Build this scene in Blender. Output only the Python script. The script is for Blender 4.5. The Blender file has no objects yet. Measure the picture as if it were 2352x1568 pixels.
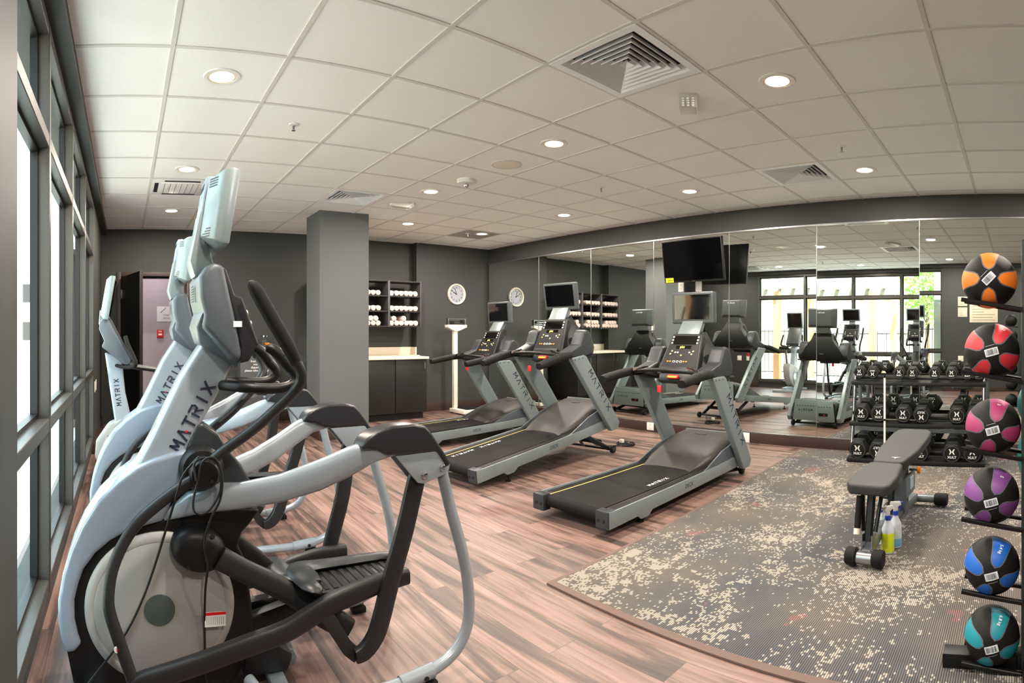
import bpy, bmesh, math, random
from mathutils import Vector, Matrix
random.seed(7)
PI = math.pi
sc = bpy.context.scene
C = sc.collection

# ------------------------------------------------------------------ camera, world, exposure
cam_d = bpy.data.cameras.new('camera'); cam = bpy.data.objects.new('camera', cam_d); C.objects.link(cam)
FPX, CYP, YAW = 1304.0, 765.5, 0.6812
cam.location = (0, 0, 1.263)
cam.rotation_euler = (PI/2, 0, -YAW)
cam_d.type = 'PANO'
cam_d.panorama_type = 'CENTRAL_CYLINDRICAL'
cam_d.central_cylindrical_range_u_min = -1176/FPX
cam_d.central_cylindrical_range_u_max = 1176/FPX
cam_d.central_cylindrical_range_v_min = -(1568-CYP)/FPX
cam_d.central_cylindrical_range_v_max = CYP/FPX
cam_d.central_cylindrical_radius = 1.0
cam_d.clip_start = 0.02; cam_d.clip_end = 300
sc.camera = cam
sc.view_settings.view_transform = 'Standard'
sc.view_settings.look = 'None'
sc.view_settings.gamma = 1
sc.view_settings.use_curve_mapping = False
sc.view_settings.exposure = 1.86
sc.cycles.use_denoising = True
sc.cycles.max_bounces = 9
sc.cycles.glossy_bounces = 5
sc.cycles.diffuse_bounces = 5
sc.cycles.transparent_max_bounces = 16
sc.cycles.sample_clamp_indirect = 6
sc.cycles.caustics_reflective = True
sc.cycles.caustics_refractive = False
W = bpy.data.worlds.new('sky'); sc.world = W; W.use_nodes = True
nt = W.node_tree; nt.nodes.clear()
wo = nt.nodes.new('ShaderNodeOutputWorld'); wb = nt.nodes.new('ShaderNodeBackground')
tc = nt.nodes.new('ShaderNodeTexCoord'); sp = nt.nodes.new('ShaderNodeSeparateXYZ'); cr = nt.nodes.new('ShaderNodeValToRGB')
nt.links.new(tc.outputs['Generated'], sp.inputs[0]); nt.links.new(sp.outputs['Z'], cr.inputs[0])
cr.color_ramp.elements[0].position = 0.0; cr.color_ramp.elements[0].color = (0.97, 0.97, 0.92, 1)
cr.color_ramp.elements[1].position = 0.5; cr.color_ramp.elements[1].color = (0.50, 0.70, 0.84, 1)
nt.links.new(cr.outputs[0], wb.inputs[0]); wb.inputs[1].default_value = 2.9
nt.links.new(wb.outputs[0], wo.inputs[0])
pl = bpy.data.lights.new('window_portal', 'AREA'); pl.shape = 'RECTANGLE'; pl.size = 4.4; pl.size_y = 2.5; pl.cycles.is_portal = True
plo = bpy.data.objects.new('window_portal', pl); C.objects.link(plo)
plo.location = (-0.50, 3.76, 1.35)
plo.rotation_euler = Vector((1, 0, 0)).to_track_quat('-Z', 'Y').to_euler()
LAMP_W = 13.5
sun_d = bpy.data.lights.new('sun', 'SUN'); sun_d.energy = 7.0; sun_d.angle = .02; sun_d.color = (1, .97, .90)
sun = bpy.data.objects.new('sun', sun_d); C.objects.link(sun)
sun.rotation_euler = Vector((-.62, .22, -.75)).to_track_quat('-Z', 'Y').to_euler()   # from over the roof: falls on the patio, never into the room

# ------------------------------------------------------------------ materials
def lin(c):
    return tuple(((x/255)/12.92 if x/255 <= .04045 else ((x/255+.055)/1.055)**2.4) for x in c)
MATS = {}
def mat(name, rgb, rough=.5, metal=0., noise=0., nscale=30., bump=0., bscale=200., coat=0., emit=0., spec=.5):
    if name in MATS: return MATS[name]
    m = bpy.data.materials.new(name); m.use_nodes = True
    t = m.node_tree; b = t.nodes['Principled BSDF']
    c = lin(rgb)
    b.inputs['Base Color'].default_value = (*c, 1); b.inputs['Roughness'].default_value = rough
    b.inputs['Metallic'].default_value = metal; b.inputs['Coat Weight'].default_value = coat
    b.inputs['Specular IOR Level'].default_value = spec
    tcn = t.nodes.new('ShaderNodeTexCoord')
    if noise > 0:
        n = t.nodes.new('ShaderNodeTexNoise'); n.inputs['Scale'].default_value = nscale; n.inputs['Detail'].default_value = 4
        t.links.new(tcn.outputs['Object'], n.inputs['Vector'])
        mx = t.nodes.new('ShaderNodeMix'); mx.data_type = 'RGBA'
        mx.inputs[6].default_value = (*[x*(1-noise) for x in c], 1); mx.inputs[7].default_value = (*[min(1, x*(1+noise)) for x in c], 1)
        t.links.new(n.outputs[0], mx.inputs[0]); t.links.new(mx.outputs[2], b.inputs['Base Color'])
    if bump > 0:
        n2 = t.nodes.new('ShaderNodeTexNoise'); n2.inputs['Scale'].default_value = bscale
        t.links.new(tcn.outputs['Object'], n2.inputs['Vector'])
        bp = t.nodes.new('ShaderNodeBump'); bp.inputs['Strength'].default_value = bump; bp.inputs['Distance'].default_value = .002
        t.links.new(n2.outputs[0], bp.inputs['Height']); t.links.new(bp.outputs[0], b.inputs['Normal'])
    if emit > 0:
        b.inputs['Emission Color'].default_value = (*c, 1); b.inputs['Emission Strength'].default_value = emit
    MATS[name] = m
    return m
M_WALL = mat('charcoal_paint', (55, 57, 55), .62, noise=.05, nscale=3, bump=.15, bscale=350)
M_PILLAR = mat('grey_paint', (94, 97, 98), .6, noise=.04, nscale=3, bump=.12, bscale=350)
M_CEIL = mat('ceiling_tile', (240, 238, 234), .9, noise=.03, nscale=60, bump=.3, bscale=260)
M_GRID = mat('ceiling_bar', (212, 208, 202), .6)
M_WFRAME = mat('bronze_aluminium', (66, 63, 58), .42, .2, noise=.08, nscale=12)
M_BASE = mat('dark_wood_base', (58, 40, 34), .5, noise=.15, nscale=20)
M_BLACK = mat('black_plastic', (16, 17, 18), .42, noise=.08, nscale=60, spec=.35)
M_RUBBER = mat('black_rubber', (14, 15, 16), .7, bump=.2, bscale=300, spec=.3)
M_DGREY = mat('dark_grey_plastic', (44, 48, 52), .38, bump=.08, bscale=500)
M_CHAR = mat('charcoal_steel', (36, 37, 39), .4, spec=.4)
M_MGREY = mat('mid_grey_plastic', (76, 84, 91), .4, bump=.06, bscale=500)
M_SILVER = mat('silver_paint', (150, 161, 170), .28, .15, coat=.4)
M_TSILVER = mat('treadmill_silver', (126, 138, 140), .34, .2, noise=.03, nscale=8)
M_WHITEGREY = mat('light_grey_cover', (150, 150, 147), .42, noise=.02, nscale=5)
M_CHROME = mat('chrome', (205, 208, 210), .12, 1.)
M_STEEL = mat('brushed_steel', (150, 152, 154), .3, .9)
M_WHITE = mat('white_plastic', (232, 230, 226), .4)
M_CREAM = mat('cream_paint', (232, 222, 208), .45)
M_LETTER = mat('dark_lettering', (44, 46, 66), .4)
M_PRINT = mat('black_print', (18, 18, 20), .5)
M_WPRINT = mat('white_print', (240, 240, 240), .5)
M_RED = mat('red_plastic', (214, 30, 34), .35)
M_ORANGE = mat('orange_plastic', (242, 140, 30), .4)
M_HOOD = mat('taupe_plastic', (42, 40, 37), .5, noise=.03, nscale=6)
M_BELT = mat('belt_rubber', (21, 19, 20), .75, noise=.15, nscale=120, bump=.4, bscale=500, spec=.2)
M_GOLD = mat('gold_stripe', (226, 200, 110), .4)
M_SCREEN = mat('black_glass', (8, 9, 11), .06, coat=.5)
M_CABINET = mat('black_laminate', (32, 31, 31), .45, noise=.1, nscale=15)
M_COUNTER = mat('cream_counter', (236, 222, 204), .35, noise=.04, nscale=40)
M_TOWEL = mat('white_towelling', (214, 194, 190), .95, bump=.8, bscale=160)
M_CORR = mat('corridor_paint', (172, 158, 166), .7)
M_STEEL2 = mat('graphite_metal', (120, 128, 134), .4, .5)
M_YELLOW = mat('yellow_label', (240, 214, 30), .5)

def mk_mirror():
    m = mat('mirror_silvering', (222, 228, 222), .0, 1.)
    m.node_tree.nodes['Principled BSDF'].inputs['Roughness'].default_value = 0.0
    return m
M_MIRROR = mk_mirror()
def mk_glass(name, tint, amt=.06, rough=0.0):
    m = bpy.data.materials.new(name); m.use_nodes = True; t = m.node_tree; t.nodes.clear()
    o = t.nodes.new('ShaderNodeOutputMaterial'); mx = t.nodes.new('ShaderNodeMixShader')
    tr = t.nodes.new('ShaderNodeBsdfTransparent'); gl = t.nodes.new('ShaderNodeBsdfGlossy'); lw = t.nodes.new('ShaderNodeLayerWeight'); pw = t.nodes.new('ShaderNodeMath'); fr = t.nodes.new('ShaderNodeMath')
    tr.inputs[0].default_value = (*tint, 1); gl.inputs['Roughness'].default_value = rough; lw.inputs[0].default_value = .5; pw.operation = 'POWER'; pw.inputs[1].default_value = 7; fr.operation = 'MULTIPLY_ADD'; fr.inputs[1].default_value = .45; fr.inputs[2].default_value = .03
    t.links.new(lw.outputs['Facing'], pw.inputs[0]); t.links.new(pw.outputs[0], fr.inputs[0])
    t.links.new(fr.outputs[0], mx.inputs[0]); t.links.new(tr.outputs[0], mx.inputs[1]); t.links.new(gl.outputs[0], mx.inputs[2])
    t.links.new(mx.outputs[0], o.inputs[0]); return m
M_GLASS = mk_glass('window_glass', (.94, .97, .96))
M_CLEAR = mk_glass('clear_plastic', (.90, .94, .96))
def mk_liquid(name, c):
    m = mat(name, c, .15); b = m.node_tree.nodes['Principled BSDF']
    b.inputs['Subsurface Weight'].default_value = .2; b.inputs['Subsurface Radius'].default_value = (.02, .02, .02); return m
M_LIQY = mk_liquid('yellow_liquid', (214, 226, 40)); M_LIQB = mk_liquid('blue_liquid', (120, 180, 226))
M_FROST = mat('frosted_plastic', (206, 216, 224), .35)
M_BLUE = mat('blue_plastic', (24, 60, 170), .35)

def mk_floor():
    m = bpy.data.materials.new('vinyl_plank'); m.use_nodes = True; t = m.node_tree; b = t.nodes['Principled BSDF']
    N = t.nodes.new; L = t.links.new
    tcn = N('ShaderNodeTexCoord'); mp = N('ShaderNodeMapping'); mp.inputs['Rotation'].default_value = (0, 0, PI/2)
    L(tcn.outputs['Object'], mp.inputs[0])
    br = N('ShaderNodeTexBrick'); br.offset = .37; br.inputs['Scale'].default_value = 1
    br.inputs['Brick Width'].default_value = 1.2; br.inputs['Row Height'].default_value = .152; br.inputs['Mortar Size'].default_value = .0012
    br.inputs['Color1'].default_value = (0, 0, 0, 1); br.inputs['Color2'].default_value = (1, 1, 1, 1); br.inputs['Mortar'].default_value = (.5, .5, .5, 1)
    L(mp.outputs[0], br.inputs[0])
    # per-plank offset of the grain
    vm = N('ShaderNodeVectorMath'); vm.operation = 'MULTIPLY_ADD'; vm.inputs[1].default_value = (.9, 9., 1); 
    sc_ = N('ShaderNodeVectorMath'); sc_.operation = 'SCALE'; sc_.inputs['Scale'].default_value = 17.3
    L(br.outputs['Color'], sc_.inputs[0]); L(mp.outputs[0], vm.inputs[0]); L(sc_.outputs[0], vm.inputs[2])
    n1 = N('ShaderNodeTexNoise'); n1.inputs['Scale'].default_value = .8; n1.inputs['Detail'].default_value = 7; n1.inputs['Roughness'].default_value = .62; n1.inputs['Distortion'].default_value = .6
    L(vm.outputs[0], n1.inputs[0])
    r1 = N('ShaderNodeValToRGB'); e = r1.color_ramp.elements
    e[0].position = .33; e[0].color = (*lin((78, 67, 62)), 1); e[1].position = .66; e[1].color = (*lin((176, 146, 134)), 1)
    k = e.new(.43); k.color = (*lin((104, 86, 79)), 1); k = e.new(.50); k.color = (*lin((152, 122, 111)), 1)
    L(n1.outputs[0], r1.inputs[0])
    vm2 = N('ShaderNodeVectorMath'); vm2.operation = 'MULTIPLY_ADD'; vm2.inputs[1].default_value = (1.4, 30., 1); L(mp.outputs[0], vm2.inputs[0]); L(sc_.outputs[0], vm2.inputs[2])
    n2 = N('ShaderNodeTexNoise'); n2.inputs['Scale'].default_value = 1.6; n2.inputs['Detail'].default_value = 5; L(vm2.outputs[0], n2.inputs[0])
    r2 = N('ShaderNodeValToRGB'); r2.color_ramp.elements[0].position = .38; r2.color_ramp.elements[0].color = (.55, .53, .54, 1)
    r2.color_ramp.elements[1].position = .58; r2.color_ramp.elements[1].color = (1, 1, 1, 1); L(n2.outputs[0], r2.inputs[0])
    mx = N('ShaderNodeMix'); mx.data_type = 'RGBA'; mx.blend_type = 'MULTIPLY'; mx.inputs[0].default_value = .8
    L(r1.outputs[0], mx.inputs[6]); L(r2.outputs[0], mx.inputs[7])
    # per plank tone
    r3 = N('ShaderNodeValToRGB'); r3.color_ramp.elements[0].color = (.80, .80, .82, 1); r3.color_ramp.elements[1].color = (1.0, .96, .94, 1)
    L(br.outputs['Color'], r3.inputs[0])
    mx2 = N('ShaderNodeMix'); mx2.data_type = 'RGBA'; mx2.blend_type = 'MULTIPLY'; mx2.inputs[0].default_value = 1
    fl_ = N('ShaderNodeMix'); fl_.data_type = 'RGBA'; fl_.blend_type = 'MULTIPLY'; fl_.inputs[0].default_value = 1; fl_.inputs[7].default_value = (.74, .735, .74, 1)
    L(mx.outputs[2], mx2.inputs[6]); L(r3.outputs[0], mx2.inputs[7])
    L(mx2.outputs[2], fl_.inputs[6]); mx3 = N('ShaderNodeMix'); mx3.data_type = 'RGBA'; L(br.outputs['Fac'], mx3.inputs[0]); L(fl_.outputs[2], mx3.inputs[6]); mx3.inputs[7].default_value = (.05, .04, .035, 1)
    L(mx3.outputs[2], b.inputs['Base Color']); b.inputs['Roughness'].default_value = .42
    bp = N('ShaderNodeBump'); bp.inputs['Strength'].default_value = .12; L(n2.outputs[0], bp.inputs['Height']); L(bp.outputs[0], b.inputs['Normal'])
    return m
def mk_rug():
    m = bpy.data.materials.new('ribbed_carpet'); m.use_nodes = True; t = m.node_tree; b = t.nodes['Principled BSDF']
    N = t.nodes.new; L = t.links.new
    tcn = N('ShaderNodeTexCoord')
    def noise(s, d, off=0, vec=None, rough=.6, dist=0):
        n = N('ShaderNodeTexNoise'); n.inputs['Scale'].default_value = s; n.inputs['Detail'].default_value = d; n.inputs['Roughness'].default_value = rough; n.inputs['Distortion'].default_value = dist
        mp = N('ShaderNodeMapping'); mp.inputs['Location'].default_value = (off, off*.7, 0); L(vec or tcn.outputs['Object'], mp.inputs[0]); L(mp.outputs[0], n.inputs[0]); return n
    # quantise the coordinates into tufts so the blotches have stepped edges
    mpq = N('ShaderNodeVectorMath'); mpq.operation = 'SNAP'; mpq.inputs[1].default_value = (.013, .00924, 1); L(tcn.outputs['Object'], mpq.inputs[0])
    q = mpq.outputs[0]
    base = noise(1.1, 4, 3, q); rb = N('ShaderNodeValToRGB'); e = rb.color_ramp.elements
    e[0].position = .35; e[0].color = (*lin((94, 95, 99)), 1); e[1].position = .68; e[1].color = (*lin((124, 116, 108)), 1)
    k = e.new(.5); k.color = (*lin((110, 106, 102)), 1); L(base.outputs[0], rb.inputs[0])
    big = noise(1.9, 3, 11, q, .5, .6); med = noise(13., 9, 23, q, .92, .4)
    ad = N('ShaderNodeMath'); ad.operation = 'MULTIPLY_ADD'; ad.inputs[1].default_value = .38; L(big.outputs[0], ad.inputs[0]); L(med.outputs[0], ad.inputs[2])
    th = N('ShaderNodeMath'); th.operation = 'GREATER_THAN'; th.inputs[1].default_value = .732; L(ad.outputs[0], th.inputs[0])
    mx = N('ShaderNodeMix'); mx.data_type = 'RGBA'; L(th.outputs[0], mx.inputs[0]); L(rb.outputs[0], mx.inputs[6]); mx.inputs[7].default_value = (*lin((170, 162, 152)), 1)
    pk = noise(2.3, 3, 41, q); th2 = N('ShaderNodeMath'); th2.operation = 'GREATER_THAN'; th2.inputs[1].default_value = .67; L(pk.outputs[0], th2.inputs[0])
    mk = N('ShaderNodeMath'); mk.operation = 'MULTIPLY'; mk.inputs[1].default_value = .35; L(th2.outputs[0], mk.inputs[0])
    mx4 = N('ShaderNodeMix'); mx4.data_type = 'RGBA'; L(mk.outputs[0], mx4.inputs[0]); L(mx.outputs[2], mx4.inputs[6]); mx4.inputs[7].default_value = (*lin((168, 110, 112)), 1)
    # ribs
    wv = N('ShaderNodeTexWave'); wv.bands_direction = 'Y'; wv.inputs['Scale'].default_value = 34.; L(tcn.outputs['Object'], wv.inputs[0])
    wr = N('ShaderNodeValToRGB'); wr.color_ramp.elements[0].position = .15; wr.color_ramp.elements[0].color = (.30, .29, .29, 1); wr.color_ramp.elements[1].position = .6; wr.color_ramp.elements[1].color = (1, 1, 1, 1)
    L(wv.outputs[0], wr.inputs[0])
    mx2 = N('ShaderNodeMix'); mx2.data_type = 'RGBA'; mx2.blend_type = 'MULTIPLY'; mx2.inputs[0].default_value = .85; L(mx4.outputs[2], mx2.inputs[6]); L(wr.outputs[0], mx2.inputs[7])
    L(mx2.outputs[2], b.inputs['Base Color']); b.inputs['Roughness'].default_value = .95; b.inputs['Specular IOR Level'].default_value = .1
    bp = N('ShaderNodeBump'); bp.inputs['Strength'].default_value = .5; bp.inputs['Distance'].default_value = .004; L(wv.outputs[0], bp.inputs['Height']); L(bp.outputs[0], b.inputs['Normal'])
    return m
M_FLOOR = mk_floor(); M_RUG = mk_rug()

# ------------------------------------------------------------------ mesh builder
class MB:
    def __init__(s): s.bm = bmesh.new(); s.T = None
    def _v(s, co):
        return s.bm.verts.new(s.T @ Vector(co) if s.T else co)
    def _f(s, vs):
        try: return s.bm.faces.new(vs)
        except ValueError: return None
    def box(s, c, d, rot=None):
        c = Vector(c); R = rot or Matrix.Identity(3); v = []
        for x in (-.5, .5):
            for y in (-.5, .5):
                for z in (-.5, .5): v.append(s._v(c + R @ Vector((x*d[0], y*d[1], z*d[2]))))
        for f in ((0,1,3,2),(4,6,7,5),(0,4,5,1),(2,3,7,6),(0,2,6,4),(1,5,7,3)): s._f([v[i] for i in f])
        return s
    def box2(s, a, b):
        return s.box([(a[i]+b[i])/2 for i in range(3)], [abs(b[i]-a[i]) for i in range(3)])
    def prism(s, pts, a, b, plane='xz'):
        """polygon pts in plane, extruded along the third axis from a to b"""
        def P(p, w):
            return {'xz': (p[0], w, p[1]), 'xy': (p[0], p[1], w), 'yz': (w, p[0], p[1])}[plane]
        A = [s._v(P(p, a)) for p in pts]; B = [s._v(P(p, b)) for p in pts]; n = len(pts)
        s._f(A); s._f(B[::-1])
        for i in range(n): s._f([A[i], B[i], B[(i+1) % n], A[(i+1) % n]])
        return s
    def loft(s, rings, cap=True, closed=True):
        R = [[s._v(p) for p in r] for r in rings]; n = len(R[0])
        for a, b in zip(R, R[1:]):
            for i in range(n if closed else n-1): s._f([a[i], a[(i+1) % n], b[(i+1) % n], b[i]])
        if cap and closed: s._f(R[0][::-1]); s._f(R[-1])
        return s
    def tube(s, pts, r, r2=None, ref=(0, 1, 0), n=12, smooth=0, power=2., cap=True):
        """swept tube; r may be a list; r2: half-size along the in-plane normal, r: half-size along ref side"""
        pts = [Vector(p) for p in pts]; m = len(pts)
        rr = list(r) if isinstance(r, (list, tuple)) else [r]*m
        r2 = rr if r2 is None else (list(r2) if isinstance(r2, (list, tuple)) else [r2]*m)
        if smooth:
            q, qa, qb = [], [], []
            for i in range(m-1):
                p0 = pts[max(i-1, 0)]; p1 = pts[i]; p2 = pts[i+1]; p3 = pts[min(i+2, m-1)]
                for k in range(smooth):
                    t = k/smooth
                    q.append(.5*((2*p1)+(p2-p0)*t+(2*p0-5*p1+4*p2-p3)*t*t+(3*p1-p0-3*p2+p3)*t**3))
                    qa.append(rr[i]*(1-t)+rr[i+1]*t); qb.append(r2[i]*(1-t)+r2[i+1]*t)
            q.append(pts[-1]); qa.append(rr[-1]); qb.append(r2[-1]); pts, rr, r2 = q, qa, qb; m = len(pts)
        ref = Vector(ref); rings = []; last = None
        for i in range(m):
            t = (pts[min(i+1, m-1)]-pts[max(i-1, 0)])
            if t.length < 1e-9: t = Vector((0, 0, 1))
            t.normalize()
            a = ref - t*ref.dot(t)
            if a.length < .15: a = (last - t*last.dot(t)) if last is not None else t.orthogonal()
            a.normalize(); last = a.copy(); b = t.cross(a)
            ring = []
            for k in range(n):
                th = 2*PI*(k+.5)/n; cx, cy = math.cos(th), math.sin(th)
                if power != 2.:
                    cx = math.copysign(abs(cx)**(2/power), cx); cy = math.copysign(abs(cy)**(2/power), cy)
                ring.append(pts[i]+a*cx*rr[i]+b*cy*r2[i])
            rings.append(ring)
        return s.loft(rings, cap)
    def lathe(s, prof, c=(0, 0, 0), axis='z', n=24, cap=True):
        """prof: list of (radius, height)"""
        c = Vector(c); rings = []
        for r, h in prof:
            ring = []
            for k in range(n):
                a = 2*PI*k/n; x, y = r*math.cos(a), r*math.sin(a)
                ring.append(c+Vector({'z': (x, y, h), 'x': (h, x, y), 'y': (y, h, x)}[axis]))
            rings.append(ring)
        return s.loft(rings, cap)
    def cyl(s, c, r, h, axis='z', n=24):
        return s.lathe([(r, -h/2), (r, h/2)], c, axis, n)
    def sphere(s, c, r, n=24, m=14, sq=(1, 1, 1)):
        c = Vector(c); rings = []
        for j in range(1, m):
            ph = PI*j/m; rings.append([c+Vector((r*sq[0]*math.sin(ph)*math.cos(2*PI*k/n), r*sq[1]*math.sin(ph)*math.sin(2*PI*k/n), -r*sq[2]*math.cos(ph))) for k in range(n)])
        return s.loft(rings, True)
    def quad(s, a, b, c, d):
        s._f([s._v(a), s._v(b), s._v(c), s._v(d)]); return s
    def build(s, name, m, parent=None, bev=0, seg=2, ang=35, smooth=True, kind=None):
        bm = s.bm
        bmesh.ops.recalc_face_normals(bm, faces=bm.faces)
        if bev:
            es = [e for e in bm.edges if len(e.link_faces) == 2 and e.calc_face_angle(0) > math.radians(ang)]
            if es:
                try: bmesh.ops.bevel(bm, geom=es, offset=bev, segments=seg, profile=.6, affect='EDGES', clamp_overlap=True)
                except Exception: pass
        for f in bm.faces: f.smooth = smooth
        if smooth:
            lim = math.radians(38)
            for e in bm.edges:
                if len(e.link_faces) != 2 or e.calc_face_angle(0) > lim: e.smooth = False
        me = bpy.data.meshes.new(name); bm.to_mesh(me); bm.free()
        me.materials.append(m)
        o = bpy.data.objects.new(name, me); C.objects.link(o)
        if parent is not None: o.parent = parent
        if kind: o['kind'] = kind
        return o

def _build_each(self, name, m, parent=None, **k):
    bm = self.bm; todo = set(bm.faces); out = []
    while todo:
        st = [todo.pop()]; isl = [st[0]]
        while st:
            f = st.pop()
            for v in f.verts:
                for g_ in v.link_faces:
                    if g_ in todo: todo.remove(g_); st.append(g_); isl.append(g_)
        nb = MB(); mp = {}
        for f in isl:
            for v in f.verts:
                if v not in mp: mp[v] = nb.bm.verts.new(v.co)
        for f in isl: nb._f([mp[v] for v in f.verts])
        out.append(nb.build(name, m, parent, **k))
    bm.free(); return out
MB.build_each = _build_each

def tag(o, label, cat, group=None, kind=None):
    o['label'] = label; o['category'] = cat
    if group: o['group'] = group
    if kind: o['kind'] = kind
    return o
def thing(name, label, cat, loc=(0, 0, 0), rz=0., group=None):
    o = bpy.data.objects.new(name, None); C.objects.link(o); o.empty_display_size = .1
    o.location = loc; o.rotation_euler = (0, 0, rz)
    return tag(o, label, cat, group)
def dup(root, loc=None, rz=None, label=None, group=None):
    def cp(o, par):
        c = o.copy(); C.objects.link(c)
        if par is not None: c.parent = par
        for ch in list(o.children): cp(ch, c)
        return c
    r = cp(root, None)
    if loc is not None: r.location = loc
    if rz is not None: r.rotation_euler = (0, 0, rz)
    if label: r['label'] = label
    if group: r['group'] = group
    return r
def struct(name, mb, m, **k):
    o = mb.build(name, m, **k); o['kind'] = 'structure'; return o
def frameM(p, right, up):
    r = Vector(right).normalized(); u = Vector(up); u = (u - r*u.dot(r)).normalized(); n = r.cross(u)
    return Matrix(((r.x, u.x, n.x, p[0]), (r.y, u.y, n.y, p[1]), (r.z, u.z, n.z, p[2]), (0, 0, 0, 1)))
def text_obj(name, s, size, m, parent, M, width=None, bold=.0, depth=.0006, align='CENTER', line=1.0):
    cu = bpy.data.curves.new(name, 'FONT'); cu.body = s; cu.size = size; cu.align_x = align; cu.align_y = 'CENTER'; cu.offset = bold*size; cu.extrude = depth; cu.space_line = line
    cu.resolution_u = 3
    to = bpy.data.objects.new(name, cu)
    C.objects.link(to)
    dg = bpy.context.evaluated_depsgraph_get(); dg.update()
    me = bpy.data.meshes.new_from_object(to.evaluated_get(dg))
    bpy.data.objects.remove(to)
    if len(me.vertices):
        if width:
            xs = [v.co.x for v in me.vertices]; w = max(xs)-min(xs)
            for v in me.vertices: v.co.x *= width/w
        me.transform(M)
    me.materials.clear(); me.materials.append(m)
    o = bpy.data.objects.new(name, me); C.objects.link(o)
    if parent is not None: o.parent = parent
    return o
GLYPH = {'M': [[(0, 0), (.08, 1), (.5, .35), (.92, 1), (1, 0)]], 'A': [[(0, 0), (.5, 1), (1, 0)]], 'T': [[(0, 1), (1, 1)], [(.5, 1), (.5, 0)]],
         'R': [[(.02, 1), (.85, 1), (1, .78), (.85, .52), (.3, .52)], [(.05, 0), (.05, .68)], [(.5, .52), (.98, 0)]], 'I': [[(.5, 0), (.5, 1)]],
         'X': [[(0, 0), (1, 1)], [(0, 1), (1, 0)]]}
def strokes(word, h, M, total, t=None, wf=.9):
    """word of stroke letters, centred, cap height h, spread over length total"""
    mb = MB(); mb.T = M; t = t or h*.16; n = len(word)
    adv = total/n; w = adv*.66
    for i, ch in enumerate(word):
        x0 = -total/2+adv*i+(adv-w)/2
        for pl_ in GLYPH[ch]:
            P = [Vector((x0+px*w, (py-.5)*h, 0)) for px, py in pl_]
            for a, b in zip(P, P[1:]):
                d = (b-a).normalized(); nn = Vector((-d.y, d.x, 0))*t/2; a2, b2 = a-d*t*.3, b+d*t*.3
                lo = [mb._v(p) for p in (a2-nn, b2-nn, b2+nn, a2+nn)]
                hi = [mb._v(p+Vector((0, 0, .0008))) for p in (a2-nn, b2-nn, b2+nn, a2+nn)]
                mb._f(hi); mb._f(lo[::-1])
                for k in range(4): mb._f([lo[k], lo[(k+1) % 4], hi[(k+1) % 4], hi[k]])
    return mb

# ------------------------------------------------------------------ room
XM, YF, YR, ZC = 5.88, 7.935, 8.09, 2.719
XL = -0.335
XR = XM+.035
struct('floor', MB().box2((-.6, -2.3, -.1), (6.1, 8.3, 0)), M_FLOOR, smooth=False)

g = MB(); x0, y0, T = .241, 2.867, .61
VENTS = [(3, -2), (3, 4), (7, -2)]
def tiles_with_openings():
    q = MB(); e = .045
    xs = sorted({-.6, 6.1} | {x0+a*T+e for a, b in VENTS} | {x0+(a+1)*T-e for a, b in VENTS}); yy = sorted({-2.3, 8.3} | {y0+b*T+e for a, b in VENTS} | {y0+(b+1)*T-e for a, b in VENTS})
    holes = [(x0+a*T+e, x0+(a+1)*T-e, y0+b*T+e, y0+(b+1)*T-e) for a, b in VENTS]
    for xa, xb in zip(xs, xs[1:]):
        for ya, yb in zip(yy, yy[1:]):
            cx_, cy_ = (xa+xb)/2, (ya+yb)/2
            if any(h[0] < cx_ < h[1] and h[2] < cy_ < h[3] for h in holes): continue
            q.box2((xa, ya, ZC), (xb, yb, ZC+.06))
    q.box2((-.6, -2.3, ZC+.30), (6.1, 8.3, ZC+.34))
    return q
struct('ceiling', tiles_with_openings(), M_CEIL, smooth=False)
for k in range(0, 10): g.box2((x0+k*T-.012, -2.3, ZC-.005), (x0+k*T+.012, YF, ZC+.002))
for k in range(-8, 9): g.box2((-.26, y0+k*T-.012, ZC-.0045), (XR, y0+k*T+.012, ZC+.002))
struct('trim_1', g, M_GRID, smooth=False)
# window wall
WY = [1.60, 2.50, 3.60, 4.75, 5.93]; WZ0, WZ1 = .12, 2.63
XN = -.308
w = MB().box2((-.52, -2.3, 0), (XN, WY[0], ZC)).box2((-.52, WY[-1], 0), (XL, 8.3, ZC)).box2((-.52, WY[0], 0), (XL-.02, WY[-1], WZ0)).box2((-.52, WY[0], WZ1), (XL, WY[-1], ZC))
struct('wall_left', w, M_WALL, smooth=False)
struct('trim_2', MB().box2((XL, -2.3, WZ1+.01), (-.255, YF, ZC)), M_WALL, smooth=False)
# far wall with the door opening and the cabinet recess
DX0, DX1, DZ = -.06, .86, 2.06
w = MB().box2((-.52, YF, 0), (DX0, 8.3, ZC)).box2((DX0, YF, DZ), (DX1, 8.3, ZC)).box2((DX1, YF, 0), (2.70, 8.3, ZC))
struct('wall_far', w, M_WALL, smooth=False)
struct('wall_alcove', MB().box2((2.70, YR, 0), (4.47, 8.3, ZC)), M_WALL, smooth=False)
struct('wall_far_right', MB().box2((4.47, YF, 0), (6.1, 8.3, ZC)), M_WALL, smooth=False)
struct('wall_right', MB().box2((XR, -2.3, 0), (6.1, YF, ZC)), M_WALL, smooth=False)
struct('wall_back', MB().box2((XL, -2.3, 0), (XR, -2.2, ZC)), M_WALL, smooth=False)
struct('wall_pillar', MB().box2((2.25, 6.31, 0), (2.885, 6.80, ZC)), M_PILLAR, smooth=False)
struct('baseboard_far', MB().box2((4.47, YF-.014, 0), (XR, YF, .14)).box2((DX1+.06, YF-.014, 0), (2.70, YF, .14)), M_BASE, bev=.003)
struct('baseboard_right', MB().box2((XM-.03, -2.2, 0), (XR, YF-.014, .118)), M_BASE, bev=.003)
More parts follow.
